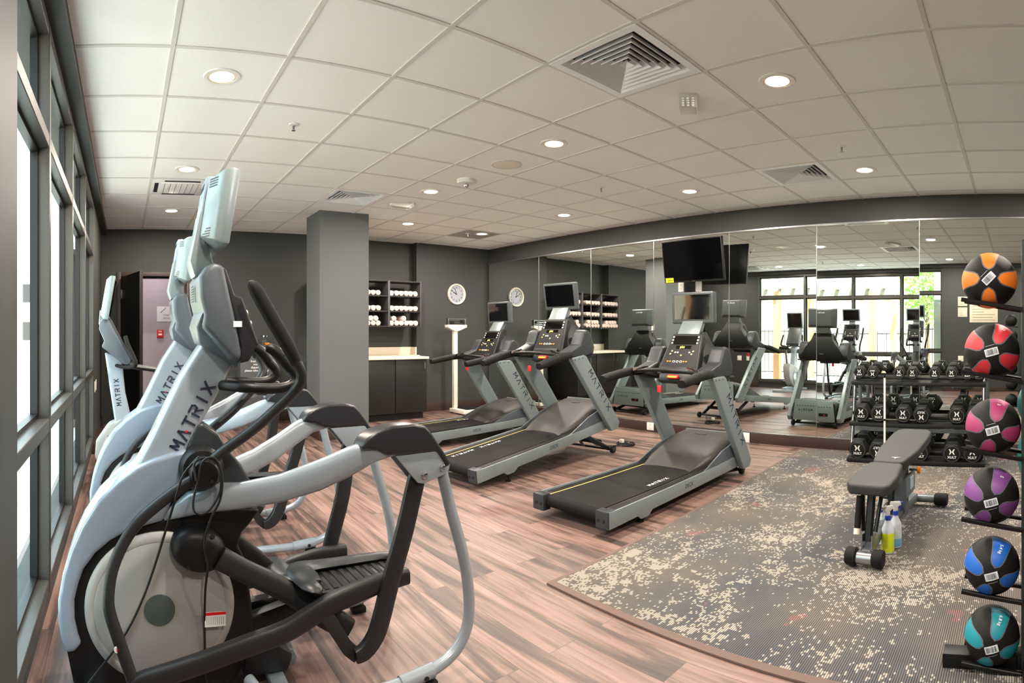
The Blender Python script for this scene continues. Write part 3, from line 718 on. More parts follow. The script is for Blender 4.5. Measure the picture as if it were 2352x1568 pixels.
# ------------------------------------------------------------------ treadmills
def treadmill(label, loc, yaw, inc, text_on='PLET', belt_text_s=.78, flip=False):
    t = thing('treadmill', label, 'treadmill', loc, yaw, 'treadmills facing the mirror wall')
    I = Matrix.Rotation(-inc, 4, 'Y')
    def B():
        m_ = MB(); m_.T = I; return m_
    def IF(p, r, u): return I @ frameM(p, r, u)
    hw = .33
    B().box2((.05, -.25, .075), (1.86, .25, .142)).build('deck', M_BLACK, t)
    bl = B().box2((.045, -.235, .142), (1.36, .235, .152)).build('belt', M_BELT, t)
    B().cyl((.05, 0, .112), .04, .47, 'y', 20).build('roller', M_BELT, t)
    # belt lettering
    for sx in ((belt_text_s,) if not flip else (.28, belt_text_s)):
        MBm = strokes('MATRIX', .030, I @ frameM((sx, -.17, .1525), (1, .0, 0), (0, 1, 0)) if not flip else I @ frameM((sx, .17, .1525), (-1, .0, 0), (0, -1, 0)), .26, .0065)
        MBm.build('lettering', M_WPRINT, bl)
    for s_ in (-1, 1):
        fr = B().box2((.06, s_*.238, .075), (1.86, s_*(hw-.006), .150)).build('foot_rail', M_HOOD if False else mat('rail_plastic', (46, 43, 40), .5, noise=.05), t, bev=.008)
        rb = B()
        for k in range(5): rb.box2((.1, s_*(.255+.012*k), .150), (1.25, s_*(.259+.012*k), .1515))
        rb.build('tread_rib', M_BLACK, fr)
        if s_ > 0: B().box2((.06, .238, .1505), (1.30, .246, .1525)).build('gold_stripe', M_GOLD, fr)
        pf = [(.0, .052), (.045, .052), (.30, .058), (.335, .03), (.42, .03), (.47, .062), (1.86, .072), (1.90, .10), (1.86, .172), (1.40, .160), (.0, .158)]
        sp_ = B().prism(pf, s_*(hw-.004), s_*(hw+.008)).build('side_plate', M_TSILVER, t, bev=.003)
        B().prism([(1.20, .158), (1.50, .26), (1.74, .30), (1.86, .17)], s_*(hw-.012), s_*(hw+.002)).build('side_cover', M_DGREY if False else M_MGREY, t, bev=.003)
        if s_ < 0: text_obj('deck_lettering', 'DECK', .045, M_LETTER, sp_, IF((.95, -hw-.0085, .112), (1, 0, 0), (0, 0, 1)))
        bc = B().box2((-.012, s_*.232, .05), (.062, s_*(hw+.006), .162)).build('rear_cap', M_DGREY, t, bev=.010)
        for yy in (.255, .30): 
            q = B().cyl((-.013, s_*yy, .10), .011, .006, 'x', 14); q.build_each('cap_hole', M_PRINT, bc)
        # levelling foot on the floor
        MB().lathe([(.024, 0), (.024, .014), (.007, .016), (.007, .055)], (.375, s_*(hw-.03), 0), n=16).build('foot', M_RUBBER, t)
    # motor cover (lofted dome)
    secs = []
    for sx, zz, yy in ((1.20, .150, .22), (1.23, .178, .235), (1.36, .232, .275), (1.50, .282, .30), (1.68, .336, .315), (1.84, .350, .318), (1.90, .335, .318)):
        ring = []
        for k in range(17):
            a = k/16*PI; cx_ = math.cos(a); sy = math.copysign(abs(cx_)**.38, cx_); sz = math.sin(a)**.42 if math.sin(a) > 0 else 0
            ring.append((sx+.06*(abs(sy)**3) * (1 if sx < 1.5 else 0)*-1, yy*sy, .145+(zz-.145)*sz))
        ring += [(ring[-1][0], -yy, .12), (ring[0][0], yy, .12)]
        secs.append(ring)
    mc = B().loft(secs).build('motor_cover', M_HOOD, t)
    lg = B(); lg.T = I @ Matrix.Translation((1.72, .0, .3435)) @ Matrix.Rotation(-.07, 4, 'Y') @ Matrix.Diagonal((.022, .055, 1, 1)); lg.cyl((0, 0, 0), 1, .006, 'z', 28); lg.build('badge', M_STEEL, mc)
    mt = I @ Matrix.Translation((1.72, .0, .3465)) @ Matrix.Rotation(-.07, 4, 'Y') @ frameM((0, 0, .0005), (0, -1, 0), (1, 0, 0)); strokes('MATRIX', .010, mt, .07, .002).build('badge_lettering', M_PRINT, mc)
    # front panel
    fp = B().prism([(-hw+.02, .06), (hw-.02, .06), (hw-.055, .34), (-hw+.055, .34)], 1.905, 1.925, 'yz').build('front_panel', M_TSILVER, t, bev=.004)
    vt = B()
    for k in range(13): vt.box((1.927, -.24+.04*k, .258), (.003, .022, .007), Matrix.Rotation(.5, 3, 'X'))
    vt.build('vent_slots', M_PRINT, fp)
    strokes('MATRIX', .028, IF((1.926, .12, .20), (0, 1, 0), (0, 0, 1)), .22, .0055).build('lettering', M_LETTER, fp)
    sk = B().box2((1.925, -.21, .135), (1.938, -.08, .175)).build('power_socket', M_BLACK, t, bev=.002)
    B().box2((1.938, -.17, .148), (1.942, -.15, .162)).build('power_switch', M_RED, sk)
    # uprights
    for s_ in (-1, 1):
        up = B().prism([(1.79, .05), (1.91, .05), (1.945, .11), (1.465, .875), (1.43, .895), (1.235, .895), (1.25, .86), (1.76, .10)], s_*(hw+.008), s_*(hw+.062)).build('upright', M_TSILVER, t, bev=.010, seg=3)
        if s_ < 0: strokes('MATRIX', .058, IF((1.635, -hw-.0625, .51), (.53, 0, -.845), (.845, 0, .53)), .56, .010).build('lettering', M_LETTER, up)
        else: strokes('MATRIX', .058, IF((1.635, hw+.0625, .51), (-.53, 0, .845), (.845, 0, .53)), .56, .010).build('lettering', M_LETTER, up)
        bo = B()
        for k in range(3): bo.cyl((1.275+.06*k, s_*(hw+.062), .872), .006, .008, 'y', 10)
        bo.build_each('bolt', M_CHROME, up)
    # lift frame, wheels (stand on the floor)
    zf = .075+1.55*math.sin(inc)
    for s_ in (-1, 1):
        MB().tube([(1.45*math.cos(inc), s_*.27, .09+1.45*math.sin(inc)), (1.88, s_*.27, .045)], .014, .022, n=8, power=4).build('lift_arm', M_BLACK, t)
        wl = MB().cyl((1.90, s_*.315, .040), .040, .03, 'y', 24).build('wheel', M_RUBBER, t)
        MB().cyl((1.90, s_*.332, .040), .020, .006, 'y', 16).build('hub', M_DGREY, wl)
    MB().tube([(1.88, -.30, .04), (1.88, .30, .04)], .014, n=10).tube([(1.74, -.27, .09+.4*math.sin(inc)), (1.74, .27, .09+.4*math.sin(inc))], .02, n=8, power=4).build_each('axle', M_BLACK, t)
    if inc > .08: MB().tube([(1.80, 0, .06), (1.58, 0, .12+1.5*math.sin(inc))], .018, n=10).build('lift_screw', M_STEEL, t)
    # console
    a0 = Vector((1.30, 0, .905)); a1 = Vector((1.50, 0, 1.245)); ax = (a1-a0).normalized(); nf = Vector((-ax.z, 0, ax.x))
    def cp(u, v_, d=0.): # u across (0 centre, + = y), v_ 0..1 up the face, d proud
        q = a0+(a1-a0)*v_+nf*d; return (q.x, u, q.z)
    def slab(mb, u0, u1, v0, v1, d0, d1, u0t=None, u1t=None):
        u0t = u0 if u0t is None else u0t; u1t = u1 if u1t is None else u1t
        mb.loft([[cp(u0, v0, d0), cp(u1, v0, d0), cp(u1t, v1, d0), cp(u0t, v1, d0)], [cp(u0, v0, d1), cp(u1, v0, d1), cp(u1t, v1, d1), cp(u0t, v1, d1)]]); return mb
    co = slab(B(), -.20, .20, 0, 1, -.075, 0, -.155, .155).build('console', mat('console_grey', (28, 30, 33), .42, spec=.35), t, bev=.012, seg=3)
    slab(B(), -.175, .175, .12, .97, -.003, .003, -.135, .135).build('face_plate', mat('face_plate', (20, 21, 24), .45, spec=.3), co)
    slab(B(), -.115, .115, .72, .93, .002, .006).build('display', M_SCREEN, co)
    slab(B(), -.075, .075, .615, .69, .002, .006).build('text_display', M_SCREEN, co)
    text_obj('display_text', 'plet', .030, mat('amber_led', (230, 200, 70), .5, emit=1.2), co, I @ frameM(cp(.01, .652, .0066), (0, -1, 0), ax), bold=.01)
    bt = {'white': [], 'yel': [], 'org': []}
    for uu in (-.125, .125):
        for vv in (.75, .825, .90): bt['white'].append((uu, vv))
    bt['white'] += [(.065, .52), (.04, .52), (-.075, .52)]
    bt['yel'] += [(.10, .55), (.11, .48), (-.11, .55), (-.10, .48), (.0, .45)]
    bt['org'] += [(.115, .30), (.09, .30), (-.045, .30), (-.07, .30)]
    for key, mm in (('white', M_WPRINT), ('yel', M_GOLD), ('org', M_ORANGE)):
        q = B()
        for uu, vv in bt[key]:
            c = Vector(cp(uu, vv, .005)); ringA = []; ringB = []
            for k in range(10):
                a = 2*PI*k/10; off = Vector((0, math.cos(a)*.009, 0))+ax*math.sin(a)*.0075; ringA.append(c+off); ringB.append(c+off+nf*.003)
            q.loft([ringA, ringB])
        q.build_each('buttons', mm, co)
    q = B()
    for uu in (.055, .02, -.015):
        c = Vector(cp(uu, .30, .005))
        q.lathe([(.0001, 0)], n=3, cap=False) if False else None
        pts = [c+Vector((0, math.cos(2*PI*k/14)*.011, 0))+ax*math.sin(2*PI*k/14)*.009 for k in range(15)]
        q.tube(pts, .0025, n=6)
    q.build_each('ring_buttons', M_WPRINT, co)
    slab(B(), -.15, .15, .02, .16, .0, .022).build('tray_lip', M_BLACK, co, bev=.006)
    sb = slab(B(), -.052, .052, -.135, -.045, .012, .042).build('stop_button', M_RED, t, bev=.012, seg=3)
    slab(B(), -.045, .045, -.125, -.085, .041, .0435).build('button_light', mat('stop_glow', (255, 120, 30), .4, emit=.6), sb)
    slab(B(), -.155, .155, -.17, .03, -.05, .012).build('console_base', mat('console_grey', (28, 30, 33), .42, spec=.35), t, bev=.012)
    # rear shell and flanks
    secs = [[(1.40, -.345, .86), (1.40, .345, .86), (1.60, .33, .86), (1.60, -.33, .86)],
            [(1.37, -.30, .93), (1.37, .30, .93), (1.645, .32, .94), (1.645, -.32, .94)],
            [(1.42, -.20, 1.02), (1.42, .20, 1.02), (1.655, .25, 1.05), (1.655, -.25, 1.05)],
            [(1.50, -.155, 1.16), (1.50, .155, 1.16), (1.64, .165, 1.16), (1.64, -.165, 1.16)],
            [(1.535, -.145, 1.255), (1.535, .145, 1.255), (1.60, .13, 1.26), (1.60, -.13, 1.26)]]
    rs = B().loft(secs).build('rear_shell', mat('rear_shell', (22, 25, 26), .5, spec=.3), t, bev=.012)
    B().box2((1.647, -.03, .965), (1.652, .03, .975)).build('badge', M_STEEL, rs)
    for s_ in (-1, 1):
        B().prism([(1.16, .935), (1.20, .905), (1.44, .865), (1.60, .885), (1.625, .95), (1.57, 1.10), (1.52, 1.135), (1.47, 1.12), (1.40, 1.00)], s_*.235, s_*.375).build('flank_cover', mat('flank_grey', (50, 54, 58), .42, spec=.35), t, bev=.02, seg=3)
        B().prism([(1.18, .90), (1.44, .848), (1.62, .868), (1.62, .885), (1.44, .87), (1.20, .918)], s_*.25, s_*.385).build('flank_rim', M_BLACK, t, bev=.004)
        gp = B().tube([(.79, s_*.372, .885), (.84, s_*.372, .892), (1.02, s_*.372, .915), (1.13, s_*.372, .925), (1.24, s_*.36, .922)], [.034, .038, .038, .040, .036], [.030, .035, .036, .036, .03], n=14, power=2.6).build('handlebar', M_RUBBER, t)
        B().tube([(1.028, s_*.372, .916), (1.034, s_*.372, .917)], .0395, .0375, n=14, power=2.6).build('grip_seam', M_PRINT, gp)
        B().tube([(1.14, s_*.33, .948), (1.17, s_*.19, .968)], .004, .018, n=8).build('pulse_plate', M_CHROME, gp)
    B().tube([(1.20, -.36, .915), (1.14, -.25, .94), (1.11, 0, .955), (1.14, .25, .94), (1.20, .36, .915)], .016, .016, ref=(0, 0, 1), n=10, smooth=5).build('crossbar', M_BLACK, t)
    # screen
    nk = B().loft([[(1.50, -.11, 1.235), (1.50, .11, 1.235), (1.58, .10, 1.235), (1.58, -.10, 1.235)], [(1.59, -.105, 1.36), (1.59, .105, 1.36), (1.65, .095, 1.36), (1.65, -.095, 1.36)]]).build('screen_bracket', M_TSILVER, t, bev=.006)
    def BT():
        m_ = MB(); m_.T = I @ Matrix.Translation((.055, 0, 0)) @ Matrix.Translation((1.6, 0, 1.47)) @ Matrix.Diagonal((1.25, 1.05, 1.04, 1)) @ Matrix.Translation((-1.6, 0, -1.47)); return m_
    tv = BT().loft([[(1.545, -.205, 1.335), (1.545, .205, 1.335), (1.535, .205, 1.60), (1.535, -.205, 1.60)], [(1.575, -.205, 1.335), (1.575, .205, 1.335), (1.575, .205, 1.60), (1.575, -.205, 1.60)],
                   [(1.63, -.15, 1.36), (1.63, .15, 1.36), (1.63, .15, 1.585), (1.63, -.15, 1.585)]]).build('screen_housing', mat('screen_grey', (70, 76, 78), .4), t, bev=.014, seg=3)
    BT().loft([[(1.541, -.175, 1.372), (1.541, .175, 1.372), (1.533, .175, 1.578), (1.533, -.175, 1.578)], [(1.545, -.175, 1.372), (1.545, .175, 1.372), (1.5365, .175, 1.578), (1.5365, -.175, 1.578)]]).build('screen', M_SCREEN, tv)
    strokes('MATRIX', .018, IF((1.7010, .0, 1.545), (0, 1, 0), (0, 0, 1)), .13, .0035).build('lettering', M_WPRINT, tv)
    BT().box2((1.540, -.03, 1.348), (1.543, .03, 1.354)).build('badge', M_STEEL, tv)
    # safety key
    k0 = I @ Vector((1.10, .03, .93))
    ky = MB().tube([k0, k0+Vector((0, 0, -.10))], .0018, n=6).build('key_cord', M_PRINT, t)
    MB().box2((k0.x-.006, k0.y-.018, k0.z-.155), (k0.x+.006, k0.y+.018, k0.z-.10)).build('safety_key', M_RED, t, bev=.005)
    return t
treadmill('silver treadmill nearest the grey carpet, its belt facing the room', (2.63-.33*math.sin(-.035)*-1, 2.30+.335, 0), .035, 0.012)
treadmill('middle silver treadmill, its front end raised on the lift', (2.66-.033, 3.72+.33, 0), .10, .115, belt_text_s=.62, flip=True)
treadmill('farthest silver treadmill, standing nearest the white scale and clock', (2.86, 5.33+.33, 0), .02, .035, belt_text_s=1.15, flip=True)
# power cord coil
t = MB(); pts = []
for k in range(60):
    a = k*.42; pts.append((4.93+.085*math.cos(a)*(1+.1*math.sin(k*.3)), 4.06+.11*math.sin(a), .008+.0008*k*.6))
t.tube(pts, .005, n=6); t.tube([(4.62, 4.35, .10), (4.70, 4.30, .012), (4.80, 4.16, .008), (4.86, 4.10, .01)], .005, n=6, smooth=4)
t = t.build('power_cord', M_PRINT); tag(t, 'coiled black power cord on the planks in front of the raised treadmill', 'power cord')
MB().box2((4.86, 4.06, .04), (4.90, 4.10, .075)).build('cord_tag', M_CREAM, t, bev=.001)

# ------------------------------------------------------------------ elliptical trainers
def elliptical(label, loc):
    t = thing('elliptical_trainer', label, 'elliptical trainer', loc, 0, 'elliptical trainers by the window')
    # main body shell
    body = [(-.656, .154), (-.63, .030), (-.50, .022), (-.063, .024), (-.032, .079), (.002, .181), (.005, .233), (-.005, .326), (-.028, .462), (-.052, .508), (-.038, .554), (-.011, .581), (.03, .632), (-.063, .646), (-.234, .630), (-.34, .612), (-.431, .588), (-.503, .553), (-.595, .46), (-.64, .36), (-.668, .27)]
    MB().prism(body, -.085, .085).build('body_shell', M_BLACK, t, bev=.014, seg=3)
    MB().prism([(-.29, .60), (.0, .62), (.01, .70), (-.006, .738), (-.038, .795), (-.073, .837), (-.103, .88), (-.122, .908), (-.156, .931), (-.176, .948), (-.20, .94), (-.238, .852), (-.278, .751)], -.075, .075).build('pivot_cover', M_DGREY, t, bev=.022, seg=3)
    fo = [(-.219, .86), (-.284, .848), (-.36, .825), (-.412, .800), (-.477, .752), (-.546, .684), (-.604, .593), (-.642, .509), (-.668, .424), (-.684, .334), (-.684, .269), (-.674, .205), (-.656, .152), (-.625, .160), (-.602, .185), (-.615, .22), (-.626, .27), (-.627, .336), (-.613, .394), (-.594, .446), (-.553, .502), (-.502, .546), (-.457, .572), (-.373, .600), (-.319, .613), (-.29, .676), (-.225, .778)]
    MB().prism(fo, -.104, .104).build('front_fairing', mat('fairing_silver', (132, 145, 161), .3, .15, coat=.5), t, bev=.016, seg=3)
    for s_ in (-1, 1):
        dz = 0 if s_ < 0 else -.11; dx = 0 if s_ < 0 else .02
        dc = MB().lathe([(.262, s_*.080), (.262, s_*.094), (.252, s_*.104), (.232, s_*.108), (.229, s_*.1065), (.226, s_*.108), (0, s_*.112)], (-.330, 0, .313), 'y', 64, cap=False).build('side_disc', M_WHITEGREY, t)
        MB().lathe([(.0535, s_*.1105), (.0535, s_*.1150), (.050, s_*.1155), (0, s_*.1155)], (-.332, 0, .313), 'y', 40, cap=False).build('centre_cap', mat('teal_grey_cap', (66, 76, 74), .4), dc)
        # crank cover and crank arm
        cc = MB(); cc.T = Matrix.Translation((-.200, s_*.125, .522)) @ Matrix.Rotation(.35, 4, 'Y')
        cc.loft([[(math.cos(2*PI*k/28)*a, s_*y, math.sin(2*PI*k/28)*b) for k in range(28)] for a, b, y in ((.098, .075, -.03), (.098, .075, .01), (.085, .066, .03), (.06, .048, .042), (.001, .001, .044))], cap=True)
        cc = cc.build('crank_cover', M_BLACK, t)
        sc_ = MB()
        for px_, pz_ in ((-.155, .575), (-.12, .475), (-.24, .475)): sc_.cyl((px_, s_*.160, pz_), .008, .006, 'y', 10)
        sc_.build_each('screw', M_PRINT, cc)
        MB().tube([(-.13, s_*.155, .500), (-.05, s_*.165, .455), (.05, s_*.18, .405+dz*.3), (.14, s_*.20, .352+dz*.6), (.22, s_*.235, .300+dz*.9), (.30, s_*.255, .245+dz)], .024, [.040, .038, .037, .038, .044, .038], n=14, smooth=3, power=3).build('crank_link', M_CHAR, t)
        # frame arm: top edge / bottom edge stations
        top = [(-.32, -.070, .640), (-.234, -.092, .712), (-.127, -.130, .748), (-.062, -.156, .752), (.066, -.208, .785), (.19, -.259, .837), (.283, -.298, .882), (.34, -.315, .900), (.45, -.318, .925), (.56, -.318, .905), (.64, -.318, .80)]
        bot = [(-.313, -.058, .608), (-.20, -.10, .634), (-.13, -.13, .652), (-.062, -.156, .664), (.066, -.208, .693), (.19, -.259, .736), (.283, -.298, .784), (.365, -.315, .828), (.45, -.318, .846), (.53, -.318, .848), (.60, -.318, .78)]
        rings = []
        for (ax_, ay, az_), (bx_, by, bz_) in zip(top, bot):
            m_ = Vector(((ax_+bx_)/2, s_*-(ay+by)/2, (az_+bz_)/2)); h = Vector((ax_-bx_, 0, az_-bz_))/2; ring = []
            for k in range(16):
                a = 2*PI*(k+.5)/16; c_, s2 = math.cos(a), math.sin(a)
                c_ = math.copysign(abs(c_)**.62, c_); s2 = math.copysign(abs(s2)**.62, s2)
                ring.append(m_+h*s2+Vector((0, .028*c_, 0)))
            rings.append(ring)
        MB().loft(rings[:9]).build('frame_arm', M_SILVER, t)
        # the mesh is reversed along -y for the near side
        def Y(w): return s_*(.318+w)
        MB().prism([(.305, .885), (.325, .915), (.36, .935), (.42, .950), (.50, .951), (.548, .940), (.575, .912), (.655, .800), (.640, .785), (.595, .848), (.449, .850), (.405, .852), (.365, .873)], Y(-.048), Y(.036)).build('arm_hood', mat('hood_black', (40, 42, 46), .3), t, bev=.018, seg=3)
        br = MB().prism([(.434, .846), (.597, .848), (.654, .795), (.650, .774), (.632, .760), (.545, .738), (.521, .744)], Y(.018), Y(.028)).prism([(.434, .846), (.597, .848), (.654, .795), (.650, .774), (.632, .760), (.545, .738), (.521, .744)], Y(-.045), Y(-.035)).build_each('pivot_bracket', M_SILVER, t, bev=.003)[0]
        for px_, pz_ in ((.547, .768), (.622, .786)):
            MB().lathe([(.0125, 0), (.0125, s_*.006), (.009, s_*.010), (0, s_*.011)], (px_, Y(.028), pz_), 'y', 16).build('bolt', M_CHROME, br)
        # rear tube loop and floor rail
        MB().tube([(.632, Y(-.005), .785), (.645, Y(-.005), .74), (.678, Y(-.005), .617), (.720, Y(-.005), .484), (.748, Y(-.005), .368), (.760, Y(-.005), .250), (.748, Y(-.005), .165), (.700, Y(-.005), .098), (.616, Y(-.005), .060), (.50, Y(-.005), .045), (.30, Y(-.01), .042), (.05, Y(-.03), .042), (-.02, s_*.12, .05)], .0215, n=14, smooth=4).build('rear_tube', M_SILVER, t)
        cu = MB().tube([(.47, Y(-.005), .0435), (.60, Y(-.005), .056)], .027, n=14).build('tube_joint', M_SILVER, t)
        MB().cyl((.56, Y(.022), .05), .009, .008, 'y', 12).build('joint_bolt', M_PRINT, cu)
        MB().box2((.55, Y(-.035), .0), (.61, Y(.02), .026)).build('foot', M_RUBBER, t, bev=.004)
        # swinging link
        MB().tube([(.545, Y(-.006), .765), (.533, Y(-.006), .745), (.486+dx, Y(-.006), .573+dz*.3), (.435+dx, Y(-.006), .420+dz*.6), (.392+dx, Y(-.006), .275+dz*.8), (.368+dx, Y(-.006), .225+dz*.8), (.335+dx, Y(-.006), .192+dz), (.300+dx, Y(-.006), .182+dz)], .017, [.029, .033, .033, .033, .033, .032, .030, .024], n=12, smooth=3, power=4).build('pedal_link', M_CHAR, t)
        MB().prism([(.165+dx, .345+dz), (.215+dx, .352+dz), (.285+dx, .235+dz), (.318+dx, .20+dz), (.30+dx, .155+dz), (.262+dx, .19+dz)], Y(-.030), Y(-.010)).build('link_plate', M_CHAR, t, bev=.004)
        # pedal arm
        MB().tube([(-.425, s_*.258, .150), (-.379, s_*.26, .165), (-.237, s_*.262, .203), (-.058, s_*.272, .258+dz*.4), (.06, s_*.278, .288+dz*.6), (.128, s_*.282, .318+dz*.8), (.20, s_*.288, .355+dz), (.28, s_*.29, .378+dz), (.399, s_*.29, .400+dz), (.51, s_*.29, .405+dz)], .022, [.024, .030, .032, .033, .033, .034, .034, .034, .033, .028], n=14, smooth=3, power=3.2).build('pedal_arm', M_CHAR, t)
        # pedal tray
        pd = MB().prism([(.175, s_*.10), (.20, s_*.085), (.50, s_*.085), (.545, s_*.12), (.545, s_*.245), (.50, s_*.268), (.175, s_*.268)], .378+dz, .392+dz, 'xy').build('pedal', M_BLACK, t, bev=.005)
        MB().tube([(.19, s_*.262, .400+dz), (.168, s_*.25, .415+dz), (.160, s_*.18, .422+dz), (.172, s_*.11, .418+dz), (.25, s_*.082, .408+dz), (.50, s_*.080, .402+dz), (.545, s_*.11, .395+dz)], .016, [.026, .044, .052, .048, .034, .028, .018], ref=(0, 0, 1), n=10, smooth=3).build('pedal_rim', M_DGREY, pd)
        rb = MB()
        for k in range(9): rb.box2((.215+.033*k, s_*.11, .391+dz), (.232+.033*k, s_*.25, .3945+dz))
        rb.build('tread_rib', M_RUBBER, pd)
        # moving handlebar
        sw = [(-.425, -.262, .160), (-.468, -.25, .278), (-.498, -.24, .362), (-.504, -.23, .416), (-.492, -.21, .492), (-.457, -.19, .57), (-.402, -.185, .645), (-.321, -.18, .712), (-.241, -.18, .765), (-.184, -.18, .795)]
        MB().tube([(x, -s_*y, z) for x, y, z in sw], .016, [.020, .021, .020, .020, .020, .020, .020, .020, .020, .022], n=12, smooth=3).build('lower_lever', M_CHAR, t)
        sw = [(-.184, -.18, .795), (-.147, -.18, .849), (-.024, -.205, .942), (.05, -.225, 1.010), (.100, -.245, 1.062), (.124, -.26, 1.100), (.122, -.27, 1.135), (.104, -.275, 1.170)]
        hb = MB().tube([(x, -s_*y, z) for x, y, z in sw], .018, n=12, smooth=4).build('moving_handlebar', M_CHAR, t)
        sw = [(.106, -.275, 1.165), (.075, -.28, 1.222), (.03, -.28, 1.296), (-.005, -.28, 1.355), (-.030, -.28, 1.398), (-.046, -.28, 1.417), (-.060, -.28, 1.422)]
        MB().tube([(x, -s_*y, z) for x, y, z in sw], [.016, .019, .020, .020, .020, .017, .008], [.02, .024, .025, .025, .024, .019, .008], n=14, smooth=3).build('hand_grip', M_RUBBER, hb)
        hbb = MB().lathe([(.078, s_*.07), (.078, s_*.125), (.066, s_*.142), (.050, s_*.145), (.050, s_*.204), (.044, s_*.213), (0, s_*.215)], (-.188, 0, .797), 'y', 36).build('pivot_hub', M_BLACK, t)
        MB().cyl((-.208, s_*.215, .815), .0065, .004, 'y', 10).cyl((-.166, s_*.215, .777), .0065, .004, 'y', 10).build_each('hub_screw', M_PRINT, hbb)
        # fixed handlebar
        fx = [(-.12, -.03, 1.078), (-.085, -.09, 1.078), (-.03, -.135, 1.075), (.05, -.14, 1.070), (.11, -.14, 1.074), (.145, -.138, 1.095), (.140, -.136, 1.125), (.115, -.134, 1.152)]
        fb = MB().tube([(x, -s_*y, z) for x, y, z in fx], .019, n=12, smooth=4).build('fixed_handlebar', M_BLACK, t)
        MB().tube([(.128, s_*.136, 1.135), (.106, s_*.133, 1.165), (.085, s_*.130, 1.190), (.060, s_*.128, 1.208), (.040, s_*.126, 1.212)], [.018, .021, .022, .020, .014], n=12, smooth=3).build('pulse_grip', M_BLACK, fb)
        MB().tube([(.132, s_*.152, 1.150), (.100, s_*.150, 1.190)], .002, .012, n=8).build('pulse_plate', M_CHROME, fb)
        MB().cyl((.042, s_*.126, 1.226), .010, .008, 'z', 12).build('thumb_button', M_ORANGE, fb)
    # mast
    ms = MB().loft([[(-.176, y, 1.240), (-.166, y*.8, 1.245), (-.062, y, 1.163), (-.062, -y, 1.163), (-.166, -y*.8, 1.245), (-.176, -y, 1.240)] if False else
                    [(-.172, -.062, 1.235), (-.062, -.062, 1.158), (-.062, .062, 1.158), (-.172, .062, 1.235)],
                    [(-.257, -.070, 1.106), (-.130, -.070, 1.030), (-.130, .070, 1.030), (-.257, .070, 1.106)],
                    [(-.355, -.074, .905), (-.224, -.074, .870), (-.224, .074, .870), (-.355, .074, .905)],
                    [(-.440, -.076, .745), (-.285, -.076, .70), (-.285, .076, .70), (-.440, .076, .745)]]).build('mast', M_SILVER, t, bev=.022, seg=4)
    for s_ in (-1, 1):
        strokes('MATRIX', .042, frameM((-.213, s_*.0758, .970), (-s_*.48, 0, -s_*.877), (-.877, 0, .48)), .275, .0078).build('lettering', M_LETTER, ms)
        MB().cyl((-.236, s_*.0764, .918), .0042, .002, 'y', 12).build('red_dot', M_RED, ms)
    # console: profile in XZ
    cs = MB().prism([(-.190, 1.285), (-.182, 1.326), (-.196, 1.380), (-.200, 1.455), (-.180, 1.488), (-.150, 1.503), (-.128, 1.501), (-.114, 1.486), (-.080, 1.330), (-.055, 1.200), (-.058, 1.165), (-.090, 1.175)], -.165, .165).build('console', M_MGREY, t, bev=.020, seg=3)
    MB().prism([(-.128, 1.494), (-.108, 1.484), (-.078, 1.395), (-.052, 1.387), (.006, 1.228), (-.028, 1.167), (-.062, 1.160), (-.058, 1.22), (-.084, 1.33)], -.158, .158).build('console_face', mat('console_black', (30, 32, 36), .45, spec=.35), cs, bev=.012, seg=3)
    fcx = Vector((.062, 0, -.155)).normalized()
    dsp = MB(); dsp.T = frameM((-.0905, 0, 1.444), (0, 1, 0), (-.30, 0, .95)); dsp.box2((-.10, -.035, 0), (.10, .035, .004)); dsp.build('display', M_SCREEN, cs)
    bt = MB(); bt.T = frameM((-.018, 0, 1.308), (0, 1, 0), (-.35, 0, .93))
    for uu, vv in ((-.11, .03), (-.11, -.01), (.11, .03), (.11, -.01), (-.05, -.05), (-.02, -.05), (.02, -.05), (.05, -.05), (0, .0)): bt.cyl((uu, vv, .003), .008, .006, 'z', 10)
    bt.build_each('buttons', M_WPRINT, cs)
    MB().loft([[(-.190, -.075, 1.225), (-.052, -.075, 1.140), (-.052, .075, 1.140), (-.190, .075, 1.225)], [(-.205, -.12, 1.285), (-.052, -.12, 1.185), (-.052, .12, 1.185), (-.205, .12, 1.285)], [(-.185, -.14, 1.34), (-.07, -.14, 1.24), (-.07, .14, 1.24), (-.185, .14, 1.34)]]).build('console_neck', M_MGREY, cs, bev=.008)
    sg = MB()
    for k in range(-3, 4): sg.box2((-.2065, -.028, 1.405+k*.009-.0018), (-.2045, .028, 1.405+k*.009+.0018))
    sg.build('speaker_slots', M_PRINT, cs)
    st = MB().box2((-.085, -.1665, 1.285), (-.055, -.1652, 1.305)).build('sticker', M_WPRINT, cs)
    # screen on its neck
    nk = MB().prism([(-.205, 1.462), (-.130, 1.495), (-.160, 1.590), (-.128, 1.700), (-.185, 1.700), (-.222, 1.520)], -.065, .065).build('screen_neck', M_TSILVER, t, bev=.012)
    U = Vector((.034, 0, .213)).normalized(); R_ = Vector((0, 1, 0)); N_ = R_.cross(U)
    # tilted housing: local frame at centre
    Ms = frameM((-.100, 0, 1.692), R_, U)
    tv = MB(); tv.T = Ms
    def rect(a, b, d): return [(-a, -b, d), (a, -b, d), (a, b, d), (-a, b, d)]
    tv.loft([rect(.190, .128, .018), rect(.192, .130, -.010), rect(.175, .120, -.040), rect(.085, .100, -.072)])
    tvo = tv.build('screen_housing', M_TSILVER, t, bev=.008, seg=2)
    q = MB(); q.T = Ms; q.box2((-.165, -.102, .017), (.165, .108, .020)); q.build('screen', M_SCREEN, tvo)
    q = MB(); q.T = Ms
    q.loft([rect(.068, .125, -.050), rect(.062, .118, -.082)]); q.build('back_spine', mat('spine_silver', (140, 154, 166), .32, .1), tvo, bev=.006)
